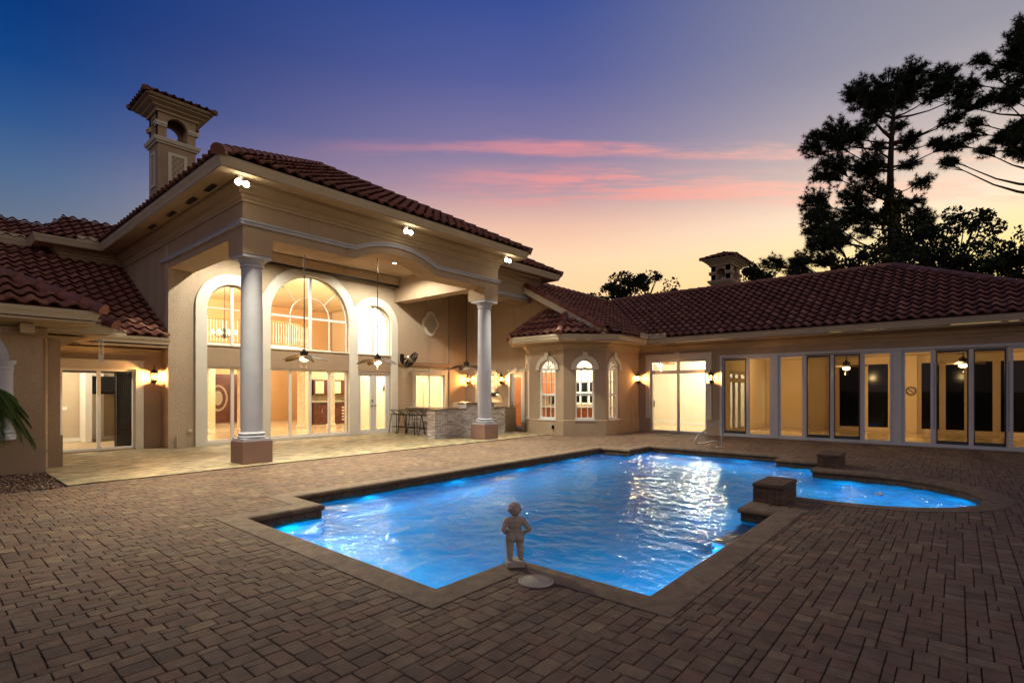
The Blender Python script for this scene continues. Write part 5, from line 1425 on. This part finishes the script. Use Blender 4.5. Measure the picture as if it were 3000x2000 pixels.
def pine(x, y, ztop, clumps, lat, label, seed, ivy=None):
    """clumps: (sideways offset, height, radius) of the foliage masses; every mass hangs on a limb of its own and gets a random depth"""
    rnd = random.Random(seed); t = empty('pine_tree', (x,y,-.12), label, 'pine tree'); lat = Vector(lat+(0,)); dp = Vector((-lat.y, lat.x, 0))
    w = W(); f = W()
    axis = lambda z: Vector((x,y,z))+lat*(.22*math.sin(z*.33+seed))+dp*(.25*math.cos(z*.27))
    n = 16; w.tube([axis(-.12+(ztop+.12)*i/n) for i in range(n+1)], [max(.05, .46*(1-.95*i/n)**.8) for i in range(n+1)], 12)
    for s_, z, r in clumps:
        dep = rnd.uniform(-.55,.55)*(abs(s_)+1.2)
        c = Vector((x,y,z))+lat*s_+dp*dep; L = math.hypot(s_, dep); z0 = max(5, min(ztop-.4, z-.12-L*rnd.uniform(.05,.42))); s = axis(z0)
        mid = s.lerp(c,.5)+Vector((0,0,-.07*L)); w.tube([s, s.lerp(mid,.5)+Vector((0,0,-.02*L)), mid, c], [.04+.012*L,.034+.007*L,.028+.003*L,.018], 6)
        k = int(8+52*r*r+12*r)
        for q in range(k):
            d = Vector((rnd.gauss(0,1), rnd.gauss(0,1), rnd.gauss(0,.62)+.12)).normalized(); rr = r*rnd.uniform(.35,1.12)
            tip = c+d*rr; b0 = mid.lerp(c, rnd.uniform(.45,1)); m2 = b0.lerp(tip,.55)+Vector((0,0,-.06*rr)); w.tube([b0, m2, tip], [.020,.016,.010], 4)
            dd = (tip-m2).normalized()
            for e_ in range(2):
                o = tip-dd*e_*.22
                for _ in range(26):
                    v = (dd*.45+Vector((rnd.gauss(0,1), rnd.gauss(0,1), rnd.gauss(0,1)+.2))*.75).normalized(); l = rnd.uniform(.20,.36); e = v.cross(Vector((rnd.gauss(0,1),rnd.gauss(0,1),rnd.gauss(0,1)))).normalized()*.019
                    f.face([f.v(o-e), f.v(o+e), f.v(o+v*l+Vector((0,0,-.02)))])
    w.build('trunk', 'bark', t); f.build('crown', 'needle', t, recalc=False)
    if ivy:
        g = W()
        for k in range(120):
            z = rnd.uniform(5.5, ivy); u = (z-5.5)/(ivy-5.5); a = rnd.uniform(0,2*PI); r = (1.5-1.0*u)*rnd.random()**.6; c = axis(z)+Vector((r*math.cos(a), r*math.sin(a), 0))
            leaf_cloud(g, c, .5, 50, .27, rnd, 1.4, -.6)
        g.build('ivy', 'ivy', t, recalc=False)
C1 = [(640,70,80),(580,55,60),(470,105,55),(700,60,45),(560,140,60),(690,110,45),(310,160,42),(380,190,55),(262,215,38),(330,250,60),(450,190,55),(500,90,50),
      (230,290,46),(290,330,52),(192,350,40),(262,380,42),(400,250,45),(350,310,40),(640,170,60),(720,200,44),(765,240,38),(680,285,38),(640,300,42),(660,390,42),(600,410,36),(590,230,40),(700,330,24),
      (212,460,55),(280,440,60),(340,470,62),(250,540,60),(400,460,55),(330,560,62),(620,500,36),(630,560,45),(640,620,46),(700,645,46),(190,660,42),(270,650,52),(340,640,55),(400,600,55),(240,610,46),(430,540,50),(470,620,45),
      (330,720,46),(255,765,46),(150,765,46),(92,792,48),(40,830,40),(205,825,42),(275,800,42),(385,700,38),(180,740,36),(120,830,36),(560,330,30),(480,330,28)]
pine(42.1,3.15,22.3,[((530-a)*.016, 23.0-.0159*b, r*.0168) for a,b,r in C1],(-.651,.759),'tall ivy wrapped pine rising behind the peak of the sunroom roof',21,14.2)
C2 = [(1780,150,60),(1720,210,55),(1760,280,60),(1640,330,62),(1560,320,40),(1600,372,46),(1700,350,56),(1790,335,60),(1500,465,28),(1560,485,36),(1650,450,56),(1740,430,56),(1810,480,60),(1600,540,46),(1700,530,62),(1790,570,60),(1580,605,36),(1650,620,46),(1580,672,34),(1700,690,46),(1790,700,60),(1450,800,28),(1490,785,26),(1520,765,36),(1560,770,34),(1600,772,42),(1680,742,36),(1720,790,46),(1805,800,60),(1860,240,70),(1880,420,70),(1870,620,70),(1880,750,60)]
# picture scale at 30 m: .574 * 30/1523
pine(42.7,-3.8,24.5,[((1900-a)*.0113, 1.55+(1145-.574*b)*.0197, r*.0108) for a,b,r in C2],(-.651,.759),'second pine, cut by the edge of the photo above the sunroom roof',33)
G1 = 'broadleaf trees beyond the roofs'
broadleaf(38.5,21.5,12.6,3.4,12000,'round dark tree behind the kitchen roof valley',1,.24,group=G1)
broadleaf(42.5,20.5,12.6,3.4,9000,'low dark tree beside the round one, towards the bell-shaped chimney',9,.24,group=G1)
broadleaf(36.5,10.2,10.2,2.0,5000,'small dark tree just beside the small roof chimney',2,.22,group=G1)
broadleaf(38.5,8.0,9.9,2.3,5000,'small dark tree below the lowest pine limb',3,.22,group=G1)
broadleaf(38,4.9,10.4,2.4,4500,'dark bush-like tree at the foot of the ivy pine',4,.22,group=G1)
broadleaf(35.6,.6,11.0,3.0,12000,'broad dark tree beside the ivy pine over the roof hip',5,.20,group=G1)
broadleaf(35.8,-2.6,9.6,2.6,8000,'lower dark tree at the end of the sunroom roof hip',6,.20,group=G1)
broadleaf(31,-8.9,11.2,2.4,6000,'leafy tree at the picture edge beyond the sunroom roof',8,.26,group=G1)
# palm in the gravel bed
def palm():
    t = empty('palm', (.70,12.25,-.02), 'small feathery palm in the gravel bed in front of the niche pilaster', 'palm'); rnd = random.Random(4)
    w = W(); w.tube([(.70,12.25,-.02),(.73,12.23,.7),(.72,12.25,1.45)], [.10,.085,.075], 12); w.build('trunk', 'bark', t)
    for k in range(34):
        a = 2*PI*k/34+rnd.uniform(-.1,.1); L = rnd.uniform(.72,.95); el = rnd.uniform(.1,1.25); w = W(); n = 26
        d = Vector((math.cos(a), math.sin(a), 0)); pts = []
        for i in range(n+1):
            s = i/n; pts.append(Vector((.72,12.25,1.48))+d*L*(s*math.cos(el*.6)+.0)+Vector((0,0,L*(s*math.sin(el)-1.25*s*s*(.75+.3*math.cos(el))))))
        w.tube(pts, [.010*(1-.8*i/n) for i in range(n+1)], 5)
        for i in range(3, n+1):
            tn = (pts[i]-pts[i-1]).normalized(); sd = tn.cross(Vector((0,0,1))).normalized(); l = .26*math.sin(PI*min(.97,.12+.85*i/n))+.05
            for s in (-1,1):
                for q in range(2):
                    p = pts[i-1].lerp(pts[i], q*.5); v = (sd*s*.8+tn*.55+Vector((0,0,-.42+rnd.uniform(-.15,.15)))).normalized(); e = tn*.008
                    w.face([w.v(p-e), w.v(p+e), w.v(p+v*l*.6+e*.8), w.v(p+v*l+Vector((0,0,-.05)))])
        w.build('frond', 'palm', t, recalc=False)
palm()

# ---------------------------------------------------------------- sky, sun, camera
wd = bpy.data.worlds.new('World'); SC.world = wd; wd.use_nodes = True
nt = NT(wd.node_tree); nt.n.clear()
out = nt.node('ShaderNodeOutputWorld')
g = nt.node('ShaderNodeTexCoord').outputs['Generated']
sep = nt.node('ShaderNodeSeparateXYZ'); nt.l.new(g, sep.inputs[0])
x, y, z = sep.outputs
# directions on the compass: W axis looks across the court, S axis points to the sunset side
fwd = nt.m('ADD', nt.m('MULTIPLY', x, .759), nt.m('MULTIPLY', y, .651))
sde = nt.m('ADD', nt.m('MULTIPLY', x, .651), nt.m('MULTIPLY', y, -.759))
az = nt.m('ARCTAN2', sde, fwd); el = nt.m('ARCSINE', z)
ef = nt.m('DIVIDE', el, R(60), clamp=True)
K = lambda stops: [(d/60, lin(c)) for d, c in stops]
rL = nt.ramp(ef, K([(0,(122,116,118)),(10,(114,117,128)),(13.5,(98,112,135)),(17,(74,102,140)),(21,(42,82,137)),(25,(14,64,128)),(29,(2,52,118)),(60,(2,28,80))]))
rC = nt.ramp(ef, K([(0,(253,186,126)),(9,(254,206,150)),(14,(252,212,172)),(17.5,(232,186,164)),(21,(180,146,158)),(25,(128,118,156)),(31,(84,92,150)),(37,(54,76,144))])+[(1,lin((20,35,95)))])
rR = nt.ramp(ef, K([(0,(255,205,95)),(9,(255,226,132)),(12.5,(255,231,165)),(16,(254,230,202)),(19,(214,196,182)),(23.5,(178,169,172)),(28,(148,146,158))])+[(1,lin((60,68,120)))])
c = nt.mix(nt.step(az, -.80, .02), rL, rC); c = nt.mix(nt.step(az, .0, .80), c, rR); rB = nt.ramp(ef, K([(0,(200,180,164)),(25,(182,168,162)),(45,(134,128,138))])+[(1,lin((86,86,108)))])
rD = nt.ramp(ef, K([(0,(152,138,142)),(25,(136,130,148)),(45,(96,100,130))])+[(1,lin((68,78,110)))])
c = nt.mix(nt.step(az, 1.1, 2.1), c, rB); c = nt.mix(nt.step(az, -1.1, -2.2), c, rD)  # sky out of view behind the camera, brightened to light facades and deck
# streaks of lit cloud lying on one high level plane
zz = nt.m('MAXIMUM', z, .02)
cu = nt.m('DIVIDE', sde, zz); cv = nt.m('DIVIDE', fwd, zz)
cb = nt.node('ShaderNodeCombineXYZ'); nt.put(cb.inputs[0], nt.m('MULTIPLY', cu, .55)); nt.put(cb.inputs[1], nt.m('MULTIPLY', cv, 2.2))
n1 = nt.noise(cb.outputs[0], 2.0, 9, .68).outputs[0]
cb2 = nt.node('ShaderNodeCombineXYZ'); nt.put(cb2.inputs[0], nt.m('MULTIPLY', cu, .35)); nt.put(cb2.inputs[1], nt.m('MULTIPLY', cv, .9)); cb2.inputs[2].default_value = 4
n2 = nt.noise(cb2.outputs[0], 1.3, 5, .55).outputs[0]
vw = nt.m('ADD', cv, nt.m('MULTIPLY', nt.m('SUBTRACT', n2, .5), .7))
def band(v, c0, w0, p0, p1, soft):
    a = nt.m('SUBTRACT', 1.0, nt.step(nt.m('ABSOLUTE', nt.m('SUBTRACT', vw, c0)), w0*.25, w0))
    return nt.m('MULTIPLY', a, nt.m('MULTIPLY', nt.step(cu, p0-soft, p0+soft), nt.m('SUBTRACT', 1.0, nt.step(cu, p1-soft, p1+soft))))
b1 = band(vw, 2.14, .10, -.2, 2.4, .9); b2 = band(vw, 2.60, .34, -.1, 3.4, .6)
b1 = nt.m('MULTIPLY', b1, nt.step(n1, .40, .62)); b2 = nt.m('MULTIPLY', b2, nt.step(n1, .41, .58))
mk = nt.m('MULTIPLY', nt.m('MAXIMUM', b1, b2), .72, clamp=True)
c = nt.mix(mk, c, nt.mix(nt.step(az, .1, .75), lin((246,150,140)), lin((255,206,180))))
sky = nt.node('ShaderNodeTexSky', sky_type='NISHITA'); sky.sun_disc = False; sky.sun_elevation = R(1.0); sky.sun_rotation = R(100)
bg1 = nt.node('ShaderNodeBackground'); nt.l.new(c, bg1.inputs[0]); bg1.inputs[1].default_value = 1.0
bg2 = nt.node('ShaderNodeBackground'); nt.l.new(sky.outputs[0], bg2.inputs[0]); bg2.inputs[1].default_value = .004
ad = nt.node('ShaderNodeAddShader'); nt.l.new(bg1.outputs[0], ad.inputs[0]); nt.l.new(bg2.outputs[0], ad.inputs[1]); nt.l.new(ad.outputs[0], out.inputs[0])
sl = bpy.data.lights.new('sun', 'SUN'); sl.energy = .02; sl.angle = R(20); sl.color = (1,.7,.45)
so = bpy.data.objects.new('sun', sl); COL.objects.link(so); so.rotation_euler = (Vector((-.97,.2,-.06))).to_track_quat('-Z','Y').to_euler()

cam = bpy.data.cameras.new('camera'); co = bpy.data.objects.new('camera', cam); COL.objects.link(co)
co.location = (0,0,1.55); co.rotation_euler = (PI/2, 0, math.atan2(.651,.759)-PI/2)
cam.sensor_width = 36; cam.lens = 36*1523/3000; cam.shift_y = 145/3000; cam.clip_start = .05; cam.clip_end = 3000
SC.camera = co
SC.view_settings.view_transform = 'Standard'; SC.view_settings.look = 'None'; SC.view_settings.exposure = .12; SC.view_settings.gamma = 1
cy = SC.cycles
cy.use_denoising = True; cy.max_bounces = 8; cy.diffuse_bounces = 4; cy.glossy_bounces = 4; cy.transmission_bounces = 4; cy.transparent_max_bounces = 24
cy.caustics_reflective = False; cy.caustics_refractive = False; cy.sample_clamp_indirect = 6; cy.sample_clamp_direct = 0
